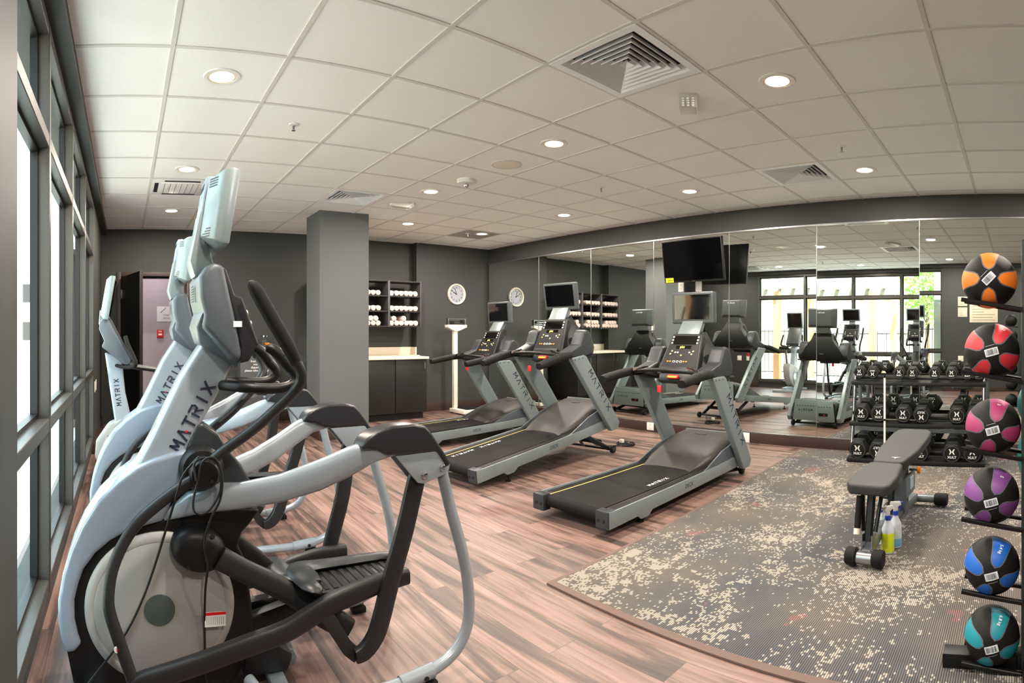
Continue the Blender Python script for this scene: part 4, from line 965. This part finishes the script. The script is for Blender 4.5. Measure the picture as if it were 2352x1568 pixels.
    strokes('MATRIX', .020, Ms @ frameM((0, .085, -.0825), (-1, 0, 0), (0, 1, 0)), .10, .004).build('lettering', M_LETTER, tvo)
    for s_ in (-1, 1):
        vt = MB(); dep = lambda u: -.040-(.175-abs(u))*(.032/.09)
        for k in range(4):
            for j in range(2):
                y_ = .072+k*.009 if j == 0 else -.105+k*.009; u0, u1 = .095+.008*k*j, .150
                vt.T = Ms
                v4 = [(s_*u0, y_-.002, dep(u0)-.001), (s_*u1, y_-.002, dep(u1)-.001), (s_*u1, y_+.002, dep(u1)-.001), (s_*u0, y_+.002, dep(u0)-.001)]
                vt.quad(*v4)
        vt.build('vent_slots', M_PRINT, tvo)
    # tail of the base frame
    MB().prism([(-.03, .03), (.14, .03), (.16, .09), (.05, .165), (-.02, .175)], -.075, .075).build('tail_cover', M_DGREY, t, bev=.02)
    MB().prism([(.05, .03), (.165, .03), (.185, .06), (.165, .098), (.06, .105)], -.055, .055).build('tail_cap', M_SILVER, t, bev=.02)
    MB().box2((.06, -.16, .0), (.12, .16, .03)).box2((-.60, -.20, 0), (-.53, .20, .028)).build_each('floor_bar', M_SILVER, t, bev=.008)
    MB().tube([(-.10, -.06, .20), (.22, -.03, .26)], .028, .03, n=10, power=4).tube([(-.10, .06, .20), (.22, .03, .26)], .028, .03, n=10, power=4).build_each('inner_strut', M_BLACK, t)
    return t
e1 = elliptical('elliptical trainer nearest the camera with a black cord draped over its hub', (.45, 2.06, 0))
e2 = dup(e1, (.475, 3.42, 0), 0, 'second elliptical trainer, standing behind the one with the draped cord')
# draped power cord of the first machine (two loops over the hub)
cord = MB()
cord.tube([(.23, 1.83, .785), (.225, 1.838, .84), (.262, 1.835, .857), (.305, 1.832, .84), (.312, 1.828, .78), (.305, 1.83, .735), (.275, 1.83, .690), (.245, 1.83, .675), (.222, 1.83, .69), (.222, 1.832, .73), (.235, 1.83, .78), (.25, 1.83, .845), (.29, 1.83, .856), (.315, 1.83, .80), (.310, 1.835, .72), (.285, 1.86, .655), (.265, 1.872, .585), (.265, 1.88, .53), (.275, 1.88, .48), (.270, 1.90, .40), (.272, 1.935, .26), (.275, 1.938, .14), (.28, 1.93, .06), (.30, 1.90, .008), (.36, 1.80, .008)], .0042, n=6, smooth=4)
cord.tube([(.24, 1.84, .86), (.19, 1.85, .80), (.165, 1.86, .72), (.135, 1.90, .60), (.11, 1.935, .50), (.07, 1.942, .38), (.02, 1.942, .27), (-.03, 1.942, .19), (-.10, 1.94, .10), (-.18, 1.90, .02), (-.26, 1.84, .006), (-.30, 1.80, .006)], .0042, n=6, smooth=4)
cord = cord.build('power_cord', M_PRINT); tag(cord, 'long black power cord looped over the hub of the nearest elliptical trainer', 'power cord')
ct = MB().box2((.272, 1.928, .255), (.345, 1.930, .305)).build('warning_tag', M_WHITE, cord)
MB().box2((.272, 1.9272, .295), (.345, 1.9279, .305)).build('red_band', M_RED, ct)
q = MB()
for k in range(9): q.box2((.278+.0072*k, 1.9272, .262), (.2805+.0072*k, 1.9279, .290))
q.build('small_print', mat('light_grey_print', (170, 170, 170), .6), ct)
tgd = MB().cyl((.45-.475, 2.06-.262, .262), .011, .003, 'y', 20).build('round_warning_sticker', M_WPRINT); tag(tgd, 'tiny round white sticker on the black lever of the nearest elliptical trainer', 'sticker')
MB().box2((.45-.477, 2.06-.2645, .256), (.45-.473, 2.06-.2637, .268)).build('red_mark', M_RED, tgd)

# ------------------------------------------------------------------ upright exercise bike
t = thing('exercise_bike', 'upright exercise bike by the far end of the windows', 'exercise bike', (-.10, 4.90, 0))
MB().loft([[(-.075, -.05, 1.10), (.07, -.05, 1.06), (.07, .05, 1.06), (-.075, .05, 1.10)], [(-.03, -.055, .78), (.10, -.055, .76), (.10, .055, .76), (-.03, .055, .78)], [(.02, -.06, .45), (.17, -.06, .45), (.17, .06, .45), (.02, .06, .45)]]).build('mast', M_SILVER, t, bev=.018, seg=3)
ms = strokes('MATRIX', .040, frameM((.035, -.0575, .76), (-.12, 0, .99), (-.99, 0, -.12)), .24, .007).build('lettering', M_LETTER, t)
bd = MB().prism([(-.10, .10), (-.16, .20), (-.15, .34), (-.04, .50), (.14, .56), (.34, .60), (.46, .62), (.50, .52), (.46, .30), (.34, .16), (.20, .08)], -.075, .075).build('body_shell', M_WHITEGREY, t, bev=.03, seg=3)
for s_ in (-1, 1):
    MB().lathe([(.17, s_*.07), (.165, s_*.088), (0, s_*.095)], (.10, 0, .30), 'y', 40).build('side_disc', M_SILVER, bd)
    cr_ = MB().tube([(.10, s_*.10, .30), (.10+s_*.10, s_*.115, .30-s_*.10)], .012, .016, n=8).build('crank_arm', M_CHAR, t)
    MB().box2((.10+s_*.10-.05, s_*.12, .30-s_*.10-.02), (.10+s_*.10+.05, s_*.21, .30-s_*.10+.01)).build('pedal', M_BLACK, cr_, bev=.006)
    MB().tube([(.02, s_*.04, .99), (.10, s_*.14, .98), (.18, s_*.24, 1.00), (.17, s_*.25, 1.06), (.12, s_*.24, 1.17), (.10, s_*.23, 1.24)], [.015, .016, .02, .02, .019, .018], n=10, smooth=4).build('handlebar', M_RUBBER, t)
    MB().tube([(.10, s_*.12, .99), (.26, s_*.10, .965), (.52, s_*.09, .93)], .017, n=10, smooth=3).build('forearm_bar', M_BLACK, t)
MB().box2((-.13, -.26, .0), (-.05, .26, .05)).box2((.55, -.26, .0), (.63, .26, .05)).box2((-.10, -.05, .02), (.60, .05, .10)).build_each('floor_frame', M_SILVER, t, bev=.012)
MB().tube([(.42, 0, .55), (.50, 0, .90)], .025, n=12).build('seat_post', M_STEEL, t)
MB().loft([[(.34, -.02, .92), (.34, .02, .92), (.34, .015, .96), (.34, -.015, .96)], [(.48, -.05, .91), (.48, .05, .91), (.48, .045, .97), (.48, -.045, .97)], [(.62, -.12, .92), (.62, .12, .92), (.62, .11, .99), (.62, -.11, .99)]]).build('seat', M_BLACK, t, bev=.012, seg=3)
cs = MB().prism([(-.12, 1.30), (-.115, 1.36), (-.085, 1.395), (-.04, 1.39), (.15, 1.03), (.13, 1.00), (.09, 1.00), (-.06, 1.12), (-.10, 1.15), (-.075, 1.20)], -.15, .15).build('console', M_MGREY, t, bev=.016)
MB().prism([(-.05, 1.40), (-.02, 1.385), (.155, 1.045), (.13, 1.00), (.12, 1.06)], -.145, .145).build('console_face', M_DGREY, cs, bev=.006)
q = MB(); q.T = frameM((-.03, 0, 1.56), (0, 1, 0), (.17, 0, .985))
q.loft([rect_ for rect_ in ([(-.19, -.185, .02), (.19, -.185, .02), (.19, .185, .02), (-.19, .185, .02)], [(-.19, -.185, -.02), (.19, -.185, -.02), (.19, .185, -.02), (-.19, .185, -.02)], [(-.12, -.15, -.055), (.12, -.15, -.055), (.12, .15, -.055), (-.12, .15, -.055)])])
tv = q.build('screen_housing', M_TSILVER, t, bev=.008)
q = MB(); q.T = frameM((-.03, 0, 1.56), (0, 1, 0), (.17, 0, .985)); q.box2((-.165, -.15, .019), (.165, .165, .022)); q.build('screen', M_SCREEN, tv)
MB().tube([(-.11, 0, 1.34), (-.10, 0, 1.46)], .05, .02, n=10, power=4).build('screen_bracket', M_TSILVER, t)

# ------------------------------------------------------------------ dumbbell rack + dumbbells
t = thing('dumbbell_rack', 'three tier black and chrome dumbbell rack against the mirror', 'dumbbell rack', (5.5, .96, 0))
RY0, RY1 = .30, 1.64
def K_(x, y, z): return (x-5.5, y-.96, z)
for y in (RY0+.02, RY1-.02):
    MB().tube([K_(5.385, y, .02), K_(5.40, y, .10), K_(5.545, y, .83)], .020, n=14).build('front_post', M_CHROME, t)
    MB().tube([K_(5.78, y, .02), K_(5.70, y, .83)], .020, n=14).tube([K_(5.545, y, .83), K_(5.70, y, .83)], .020, n=12).build_each('rear_post', M_STEEL2, t)
    MB().lathe([(.062, .010), (.062, .016), (.03, .022)], K_(5.385, y, 0), n=28).lathe([(.055, .010), (.055, .016), (.03, .022)], K_(5.78, y, 0), n=28).build_each('foot_plate', M_CHROME, t)
    MB().box2(K_(5.42, y-.004, .10), K_(5.72, y+.004, .24)).build('end_plate', M_CHAR, t)
for nm, xf, xb, zf, zb in (('top', 5.47, 5.74, .775, .835), ('middle', 5.40, 5.72, .375, .445), ('bottom', 5.31, 5.68, .040, .100)):
    for xx, zz in ((xf+.03, zf+.008), (xb-.03, zb-.02)):
        MB().prism([(xx-.045-5.5, zz), (xx+.045-5.5, zz+.02), (xx+.045-5.5, zz-.005), (xx-.035-5.5, zz-.035), (xx-.045-5.5, zz-.03)], RY0-.96, RY1-.96).build('shelf_rail', M_BLACK, t, bev=.003)
MB().box2(K_(5.60, RY0, .27), K_(5.612, RY1, .31)).build('cross_brace', M_STEEL2, t)
M_HEX = mat('urethane_black', (17, 20, 20), .5, bump=.1, bscale=200, spec=.35)
def make_dumbbell(r, Lh, Lg):
    """axis along x, front head at -x; centred"""
    t = thing('dumbbell', '', 'dumbbell', (0, 0, 0)); h = (Lh*2+Lg)/2
    for s_ in (-1, 1):
        hx = MB(); rr = r*1.1; rings = []
        for d_, f in ((0, .86), (.008, .98), (Lh*.5, 1), (Lh-.012, .98), (Lh, .80)):
            x = s_*(h-d_); rings.append([(x, rr*f*math.cos(PI/3*k+PI/6*0), rr*f*math.sin(PI/3*k)) for k in range(6)])
        hd = hx.loft(rings).build('head', M_HEX, t, bev=.003)
        pts = [(s_*(h+.0005), r*.80*math.cos(2*PI*k/30), r*.80*math.sin(2*PI*k/30)) for k in range(31)]
        MB().tube(pts, .0011, n=5, ref=(1, 0, 0)).build('ring_mark', mat('grey_ring', (120, 122, 124), .5), hd)
        # right when looking at the face from outside
        Mf = frameM((s_*(h+.0006), 0, 0), (0, s_, 0), (0, 0, 1))
        lg = MB(); lg.T = Mf @ Matrix.Translation((0, r*.22, 0)) @ Matrix.Diagonal((r*.33, r*.33, 1, 1))
        for q_ in (-1, 1):
            P = [(-.92, .9), (-.62, .92), (-.25, .45), (-.07, .12), (-.07, -.16), (-.28, -.5), (-.62, -.92), (-.86, -.85), (-.52, 0)]
            lg.prism([(q_*-a, b) for a, b in P], 0, .0006, 'xy')
        lg.build('emblem', M_WPRINT, hd, smooth=False)
        text_obj('lettering', 'XULT', r*.34, M_WPRINT, hd, Mf @ Matrix.Translation((0, -r*.36, .0002)), width=r*.92, bold=.035)
    MB().lathe([(.014, -Lg/2), (.016, 0), (.014, Lg/2)], axis='x', n=14).build('grip', M_CHROME if False else M_STEEL2, t)
    return t
tiers = [('top', 5.60, .835, .061, .075, .10, [1.563, 1.427, 1.156, 1.024, .803, .636, .482, .372], {1}),
         ('middle', 5.54, .465, .085, .095, .11, [1.522, 1.344, 1.10, .92, .575, .405], {3}),
         ('bottom', 5.47, .115, .094, .11, .12, [1.532, 1.331, 1.115, .92, .612, .42], {1})]
for nm, xc, zc, r, Lh, Lg, YS, inv in tiers:
    base = make_dumbbell(r, Lh, Lg); usedd = False
    for i, y in enumerate(YS):
        lab = 'black hex dumbbell on the %s tier, %s from the treadmill end' % (nm, ordw[i])
        o = base if not usedd else dup(base); usedd = True
        o['label'] = lab; o['group'] = 'dumbbells on the %s tier' % nm
        o.location = (xc, y, zc+r*.955+(.002 if nm == 'top' else -.045)); 
        tl = .20 if nm == 'top' else (.19 if nm == 'middle' else .18)
        o.rotation_euler = (PI if i in inv else 0, -tl if i not in inv else -tl, 0)
# slim pole leaning behind the bench
t = thing('weight_pole', 'slim white and chrome pole standing in front of the dumbbell rack', 'pole', (5.2, 1.235, 0))
MB().tube([(0, 0, .012), (0, 0, .44)], .010, n=12).tube([(0, 0, .46), (0, 0, .845)], .010, n=12).build_each('rod', M_WHITE, t)
MB().tube([(0, 0, .44), (0, 0, .46)], .011, n=12).tube([(0, 0, .845), (0, 0, .875)], .011, n=12).build_each('joint', M_BLACK, t)
MB().cyl((0, 0, .010), .03, .012, n=20).build('foot', M_RUBBER, t)

# ------------------------------------------------------------------ adjustable bench
ang = -.05
t = thing('weight_bench', 'grey padded adjustable weight bench on the carpet with rubber rollers', 'bench', (2.93, .805, 0.009), ang)
M_PAD = mat('bench_vinyl', (46, 48, 49), .6, bump=.15, bscale=300)
def pad(pts, z0, z1, tilt, px_, name, stitch=True):
    mb = MB(); mb.T = Matrix.Translation((px_, 0, z0)) @ Matrix.Rotation(-tilt, 4, 'Y')
    mb.prism([(a, b) for a, b in pts], 0, z1-z0, 'xy'); return mb.build(name, M_PAD, t, bev=.018, seg=4)
sp_ = pad([(.0, -.10), (.0, .10), (.04, .125), (.18, .13), (.38, .105), (.40, .09), (.40, -.09), (.38, -.105), (.18, -.13), (.04, -.125)], .375, .435, .10, .03, 'seat_pad')
bp_ = pad([(.0, -.085), (.0, .085), (.03, .10), (.25, .135), (.62, .14), (.72, .125), (.76, .09), (.76, -.09), (.72, -.125), (.62, -.14), (.25, -.135), (.03, -.10)], .415, .475, .10, .45, 'back_pad')
q = MB(); q.T = Matrix.Translation((.45, 0, .415)) @ Matrix.Rotation(-.10, 4, 'Y') @ frameM((.07, -.03, .061), (0, -1, 0), (1, 0, 0))
q.prism([(-.028, .012), (-.005, .004), (.0, -.018), (.006, .004), (.028, .018), (.006, .012), (-.004, .012)], 0, .001, 'xy'); q.build('emblem', M_WPRINT, bp_, smooth=False)
MB().tube([(.02, 0, .055), (.30, 0, .12), (1.16, 0, .055)], .028, .032, n=10, power=5).build('spine_beam', M_STEEL2, t)
rl = MB().tube([(.0, -.075, .052), (.0, .075, .052)], .034, n=20, ref=(1, 0, 0)).build('front_tube', M_STEEL, t)
for s_ in (-1, 1):
    MB().lathe([(.038, s_*.042), (.048, s_*.050), (.050, s_*.094), (.044, s_*.104), (0, s_*.106)], (0, 0, .056), 'y', 10).build('front_roller', M_RUBBER, t)
    MB().lathe([(.036, s_*.15), (.044, s_*.16), (.044, s_*.235), (.038, s_*.245), (0, s_*.246)], (1.16, 0, .052), 'y', 16).build('rear_roller', M_RUBBER, t)
MB().tube([(1.16, -.20, .052), (1.16, .20, .052)], .028, n=16, ref=(1, 0, 0)).build('rear_tube', M_STEEL2, t)
MB().box2((.03, -.032, .07), (.10, -.024, .16)).box2((.03, .024, .07), (.10, .032, .16)).build_each('front_bracket', M_STEEL, t, bev=.002)
MB().tube([(.06, .0, .12), (.13, 0, .38)], .022, .018, n=8, power=4).tube([(.08, .035, .17), (.10, .045, .36)], .012, n=8).tube([(.08, -.035, .17), (.17, -.045, .36)], .012, n=8).build_each('seat_strut', M_BLACK, t)
MB().tube([(.035, .055, .19), (.08, .055, .36)], .018, n=12).build('leg_handle', M_RUBBER, t)
MB().tube([(.028, .055, .165), (.036, .055, .195)], .019, n=12).build('handle_tip', M_CREAM, t)
MB().box2((.72, -.045, .08), (.80, .045, .41)).build('back_post', M_STEEL2, t, bev=.004)
MB().box2((.62, -.075, .20), (.86, -.052, .33)).box2((.62, .052, .20), (.86, .075, .33)).build_each('adjuster_plate', M_STEEL2, t, bev=.004)
MB().box2((.715, -.079, .235), (.80, -.0755, .315)).build('info_sticker', mat('pale_blue_label', (186, 208, 228), .5), t)
MB().tube([(.50, 0, .11), (.56, 0, .40)], .02, n=8, power=4).tube([(.16, 0, .385), (.55, 0, .40), (1.0, 0, .46)], .022, .016, n=8, power=4).build_each('pad_frame', M_BLACK, t)
kn = MB().tube([(.80, -.05, .345), (.80, -.115, .345)], .008, n=10, ref=(1, 0, 0)).build('adjuster_pin', M_STEEL, t)
MB().lathe([(.010, -.10), (.024, -.108), (.022, -.124), (.006, -.128)], (.80, 0, .345), 'y', 18).build('adjuster_knob', M_ORANGE, kn)

# ------------------------------------------------------------------ spray bottles
def bottle(label, loc, rz, liquid, top_col, lvl, body=None):
    t = thing('spray_bottle', label, 'spray bottle', loc, rz, 'spray bottles beside the bench')
    prof = [(.030, 0), (.036, .004), (.037, .02), (.037, .125), (.033, .142), (.019, .170), (.0145, .188), (.0135, .20)]
    MB().lathe(prof, n=24).build('bottle', body or liquid, t)
    if lvl: 
        MB().lathe([(.0372, .012), (.0375, .018), (.0375, lvl), (.0372, lvl+.002)], n=24, cap=False).build('liquid', liquid, t)
    MB().lathe([(.017, .188), (.0175, .192), (.0175, .208), (.015, .212)], n=20).build('collar', M_BLUE, t)
    MB().loft([[(-.012, -.009, .21), (.012, -.009, .21), (.012, .009, .21), (-.012, .009, .21)], [(-.012, -.009, .236), (.014, -.009, .236), (.014, .009, .236), (-.012, .009, .236)],
               [(-.034, -.010, .252), (.034, -.010, .246), (.034, .010, .246), (-.034, .010, .252)], [(-.030, -.008, .268), (.030, -.008, .264), (.030, .008, .264), (-.030, .008, .268)]]).build('spray_head', M_WHITE, t, bev=.003)
    MB().tube([(.018, 0, .245), (.030, 0, .225), (.034, 0, .205)], .004, .006, n=8).build('trigger', top_col, t)
    MB().cyl((.038, 0, .256), .008, .012, 'x', 10).build('nozzle', top_col, t)
    return t
ZB = .009
bottle('spray bottle filled with bright yellow green cleaner beside the bench', (3.17, .735, ZB), 2.2, M_LIQY, M_WHITE, 0.115, M_FROST)
bottle('clear spray bottle with pale blue liquid and a blue trigger', (3.265, .71, ZB), -1.0, M_LIQB, M_BLUE, .055, M_FROST)
bottle('frosted white spray bottle half hidden behind the yellow green one', (3.30, .795, ZB), 1.2, M_FROST, M_ORANGE, 0, M_FROST)

# ------------------------------------------------------------------ medicine ball rack and balls
BX = 2.16
t = thing('medicine_ball_rack', 'tall black steel rack holding the medicine balls in one column', 'ball rack', (BX, -.06, 0.009))
MB().box2((-.075, .0-.02, .02), (.055, .0435, 1.60)).build('post', mat('rack_black', (34, 42, 42), .5), t, bev=.004)
MB().box2((-.05, .06, .0), (.02, .34, .055)).box2((-.05, -.30, .0), (.02, .06, .055)).box2((-.26, -.03, .0), (.28, .04, .05)).build_each('base_foot', M_BLACK, t, bev=.006)
balls = [(.104, 1.462, 'orange', (244, 130, 38), 90, (0, 0)), (.094, 1.196, 'red', (206, 50, 58), 118, (.03, -.02)), (.090, .912, 'magenta', (166, 56, 108), 104, (.04, -.06)),
         (.096, .652, 'purple', (122, 66, 140), 115, (.10, -.22)), (.094, .386, 'blue', (20, 98, 196), 112, (.10, -.30)), (.094, .122, 'teal', (22, 142, 156), 110, (.12, -.42))]
RB = .1045
for i, (by, bz, cn, col, rot, off) in enumerate(balls):
    ba = MB()
    for xx in (-.075, .06):
        zz = bz-RB*.99
        ba.tube([(xx, .265, zz+.030-.009), (xx, .04, zz-.008-.009)], .008, .010, n=8, power=4)
    ba.build_each('cradle_arm', M_BLACK, t)
mbar = mat('barcode_paper', (222, 230, 236), .5)
def petal(mb, cdir, phi0, r, w0, w1, rho0, rho1, grow=0.):
    """raised panel on a sphere: radial strip from angular distance rho0 to rho1 around direction cdir"""
    c = Vector(cdir).normalized(); up = Vector((0, 0, 1)); e1 = (up-c*up.dot(c)).normalized(); e2 = c.cross(e1)
    n, m = 12, 8; rows = []
    for i in range(n+1):
        s = i/n; rho = rho0-grow+(rho1-rho0+2*grow)*s
        wv = (w0+(w1-w0)*s)+grow
        if s < .25: wv *= math.sqrt(max(0.0001, 1-((.25-s)/.25)**2))
        row = []
        for j in range(m+1):
            lat = wv*(2*j/m-1)
            d = (c*math.cos(rho)+(e1*math.cos(phi0)+e2*math.sin(phi0))*math.sin(rho))
            side = (-e1*math.sin(phi0)+e2*math.cos(phi0))
            d = (d*math.cos(lat)+side*math.sin(lat)).normalized()
            row.append(mb._v(d*r))
        rows.append(row)
    for a, b in zip(rows, rows[1:]):
        for j in range(m): mb._f([a[j], a[j+1], b[j+1], b[j]])
M_BALL = mat('ball_rubber', (20, 20, 21), .6, bump=.5, bscale=420, spec=.3)
M_BEDGE = mat('ball_groove', (98, 100, 112), .5)
for i, (by, bz, cn, col, rot, off) in enumerate(balls):
    t = thing('medicine_ball', 'black and %s rubber medicine ball, %s' % (cn, ['on the topmost arms of the rack', 'second from the top', 'third from the top', 'fourth from the top', 'fifth from the top', 'on the lowest arms of the rack'][i]), 'medicine ball', (BX-.01, by, bz), 0, 'medicine balls on the rack')
    MB().sphere((0, 0, 0), RB, 40, 24).build('ball', M_BALL, t)
    # pattern centre faces the camera side (-x), slightly offset
    vd = Vector((-BX, -by, 1.263-bz)).normalized()
    c = Vector((-1, -.02, 0)).normalized()
    mc = mat('ball_'+cn, col, .5, bump=.15, bscale=300)
    for k in range(4):
        phi = math.radians(rot-90)*-1+k*PI/2
        q = MB(); petal(q, c, phi, RB+.0006, .17, .36, .33, 1.5, .04); q.build('groove', M_BEDGE, t)
        q = MB(); petal(q, c, phi, RB+.0012, .17, .36, .33, 1.5); pn = q.build('grip_panel', mc, t)
        pn['label'] = '%s grip panel' % cn
    e1 = Vector((0, 0, 1)); e1 = (e1-c*e1.dot(c)).normalized(); e2 = e1.cross(c)
    la = math.radians(45 if i == 0 else 15)
    rt = e2*math.cos(la)+e1*math.sin(la); uu = c.cross(rt)
    Ml = frameM(c*(RB+.0012), rt, uu)
    if Ml.col[2].to_3d().dot(c) < 0: Ml = frameM(c*(RB+.0012), -rt, uu)
    def bend(mb):  # wrap flat label geometry on the sphere
        for v_ in mb.bm.verts:
            p = v_.co; h = p.dot(c)-RB; q_ = p-c*p.dot(c); v_.co = (c*RB+q_).normalized()*(RB+max(h, 0)+.0004) if False else (c*RB+q_).normalized()*(RB+h)
    lb = MB(); lb.T = Ml
    for a_ in range(6):
        for b_ in range(3):
            u0, v0 = -.025+a_*.05/6, -.014+b_*.028/3
            lb.quad((u0, v0, .0005), (u0+.05/6, v0, .0005), (u0+.05/6, v0+.028/3, .0005), (u0, v0+.028/3, .0005))
    bend(lb); lo = lb.build('barcode_label', mbar, t)
    lb = MB(); lb.T = Ml; rn = random.Random(i); u0 = -.020
    while u0 < .018:
        w_ = rn.choice((.0008, .0014, .002)); lb.quad((u0, -.009, .0010), (u0+w_, -.009, .0010), (u0+w_, .010, .0010), (u0, .010, .0010)); u0 += w_+rn.choice((.0008, .0012, .002))
    bend(lb); lb.build('barcode', M_PRINT, lo)
    lb = MB(); lb.T = Ml; sg_ = 1 if i < 3 else -1
    for k in range(8): lb.quad((-.018+k*.0045, sg_*.024, .0006), (-.0145+k*.0045, sg_*.024, .0006), (-.0145+k*.0045, sg_*.024+.0012, .0006), (-.018+k*.0045, sg_*.024+.0012, .0006))
    bend(lb); lb.build('care_print', M_WPRINT, t)
    if i in (1, 2, 3, 4, 5):   # weight figures on the upper panel
        phi = -math.radians(rot-90); rho = 1.02 if i < 4 else .98
        E1 = (Vector((0, 0, 1))-c*c.z).normalized(); E2 = c.cross(E1)
        d = c*math.cos(rho)+(E1*math.cos(phi)+E2*math.sin(phi))*math.sin(rho)
        tang = (-c*math.sin(rho)+(E1*math.cos(phi)+E2*math.sin(phi))*math.cos(rho))
        text_obj('weight_figure', ['', '2', '3', '5', '5.4', '6.8'][i]+('' if i < 4 else ' kg'), .018 if i < 4 else .017, M_WPRINT, t, frameM(d*(RB+.0022), -tang, d.cross(-tang)), bold=.01)
# teal exercise ball and white towel box behind the rack
t = thing('exercise_ball', 'big teal exercise ball half hidden behind the medicine ball rack', 'exercise ball', (4.30, -.33, .34))
MB().sphere((0, 0, 0), .33, 48, 28).build('ball', mat('teal_vinyl', (12, 92, 98), .4), t)
MB().lathe([(.02, .0), (.012, .012)], (0, -.335, 0), 'y', 12).build('valve', M_WHITE, t)
t = thing('waste_bin', 'white curved waste bin low behind the medicine ball rack', 'bin', (3.05, -.13, .009))
MB().lathe([(.085, 0), (.11, .26), (.114, .27), (.108, .265), (.083, .01), (0, .01)], n=32, cap=False).build('bin', M_WHITE, t)

# ------------------------------------------------------------------ outside
M_PAVE = mat('pale_paving', (232, 222, 208), .9, noise=.1, nscale=3)
struct('ground', MB().box2((-40, -30, -.25), (-.53, 50, -.12)), M_PAVE, smooth=False)
M_POST = mat('orange_timber', (206, 146, 100), .7, noise=.15, nscale=8)
M_BEAM = mat('weathered_timber', (176, 164, 140), .8, noise=.15, nscale=8)
t = thing('pergola', 'timber pergola with slatted roof standing outside the windows', 'pergola', (-3.6, 6.5, -.12))
for x, y in ((1.0, -.05), (.9, -2.75), (-1.6, -.05), (-1.6, -2.75)): MB().box2((x-.09, y-.09, 0), (x+.09, y+.09, 2.55)).build('post', M_POST, t, bev=.006)
MB().box2((.8, -3.2, 2.45), (.95, 3.0, 2.62)).box2((-1.7, -3.2, 2.45), (-1.55, 3.0, 2.62)).build_each('beam', M_BEAM, t, bev=.006)
for k in range(15): MB().box2((-2.1, -3.1+.42*k, 2.62), (1.45, -3.02+.42*k, 2.76)).build('rafter', M_BEAM, t, bev=.004)
def pick(label, x, y0_, y1_, h, step):
    t = thing('metal_fence', label, 'fence', (x, y0_, -.12))
    n = int((y1_-y0_)/step); q = MB()
    pk = MB().box2((-.008, -.008, .08), (.008, .008, h)).build('picket', M_PRINT, t)
    for k in range(1, n):
        c = pk.copy(); C.objects.link(c); c.parent = t; c.location = (0, k*step, 0)
    MB().box2((-.014, 0, h-.10), (.014, y1_-y0_, h-.07)).box2((-.014, 0, .10), (.014, y1_-y0_, .13)).build_each('rail', M_PRINT, t)
    for k in range(int((y1_-y0_)/2.2)+1): MB().box2((-.03, k*2.2-.03, 0), (.03, k*2.2+.03, h+.06)).build('post', M_PRINT, t)
pick('black picket fence running along the patio outside the windows', -5.6, 0.0, 14.0, 1.55, .145)
tw_ = thing('board_fence', 'low pale board fence beyond the picket fence outside', 'fence', (-8.6, 0, -.12))
q = MB()
for k in range(80): q.box2((-.02, -4+.25*k, 0), (.02, -4+.25*k+.235, 1.7))
q.build('boards', mat('pale_boards', (216, 200, 176), .8, noise=.12, nscale=3), tw_)
# tree
def tree(label, loc, h, cr_, seed):
    t = thing('garden_tree', label, 'tree', loc, 0, 'trees outside the windows'); rn = random.Random(seed)
    q = MB(); q.tube([(0, 0, 0), (.05, .03, h*.35), (.0, .0, h*.7)], [.10, .075, .04], n=8, smooth=2)
    for k in range(7):
        a = k*.9; q.tube([(0, 0, h*(.35+.05*k)), (math.cos(a)*cr_*.5, math.sin(a)*cr_*.5, h*(.55+.05*k))], [.035, .012], n=6)
    q.build('trunk', mat('bark', (104, 84, 66), .9), t)
    q = MB()
    for k in range(1500):
        while True:
            p = Vector((rn.uniform(-1, 1), rn.uniform(-1, 1), rn.uniform(-1, 1)))
            if .25 < p.length < 1: break
        lump = 1+.25*math.sin(p.x*7+seed)*math.cos(p.y*6+p.z*5)
        c = Vector((p.x*cr_*lump, p.y*cr_*lump, h*.72+p.z*h*.33*lump)); s = rn.uniform(.05, .11)
        a = Vector((rn.gauss(0, 1), rn.gauss(0, 1), rn.gauss(0, 1))).normalized(); b = a.orthogonal().normalized()
        q.quad(c-a*s, c+b*s*.5, c+a*s, c-b*s*.5)
    q.build('foliage', mat('leaf_green', (128, 168, 70), .7, noise=.3, nscale=2), t)
tree('leafy green tree outside, at the near end of the windows', (-7.3, 3.0, -.12), 3.9, 1.0, 3)
tree('taller tree far along the patio outside the windows', (-7.4, 15.0, -.12), 5.0, 1.5, 9)
# column, planter rocks, neighbouring building
struct('trim_6', MB().box2((-1.75, 1.55, -.12), (-1.45, 1.95, 3.4)), mat('column_render', (170, 168, 150), .8))
for k, (x, y, r) in enumerate(((-4.6, 3.0, .28), (-4.75, 3.75, .36), (-4.5, 4.5, .22))):
    q = MB().sphere((0, 0, 0), r, 10, 7, (1, 1.2, .7)); rn = random.Random(k)
    for v_ in q.bm.verts: v_.co *= rn.uniform(.88, 1.1)
    o = q.build('boulder', mat('boulder_brown', (126, 98, 74), .9, noise=.2)); o.location = (x, y, -.12+r*.5)
    tag(o, ['small brown boulder on the patio outside, nearest the tree', 'largest brown boulder on the patio outside', 'smallest brown boulder on the patio outside'][k], 'boulder', 'boulders on the patio')
t = thing('neighbour_building', 'cream two storey building beyond the fence outside', 'building', (-8, 40, -.12))
M_BLD = mat('cream_render', (232, 222, 170), .85)
MB().box2((-9, 0, 0), (6, 9, 5.6)).build('wall', M_BLD, t)
MB().box2((-9.4, -.4, 5.6), (6.4, 9.4, 5.9)).box2((-9, -.9, 2.7), (6, .1, 2.95)).build_each('roof', mat('grey_roof', (150, 152, 150), .8), t)
for k in range(5):
    for z in (.9, 3.6): wn = MB().box2((-8+2.9*k, -.03, z), (-6.6+2.9*k, .03, z+1.3)).build('window', M_SCREEN, t)
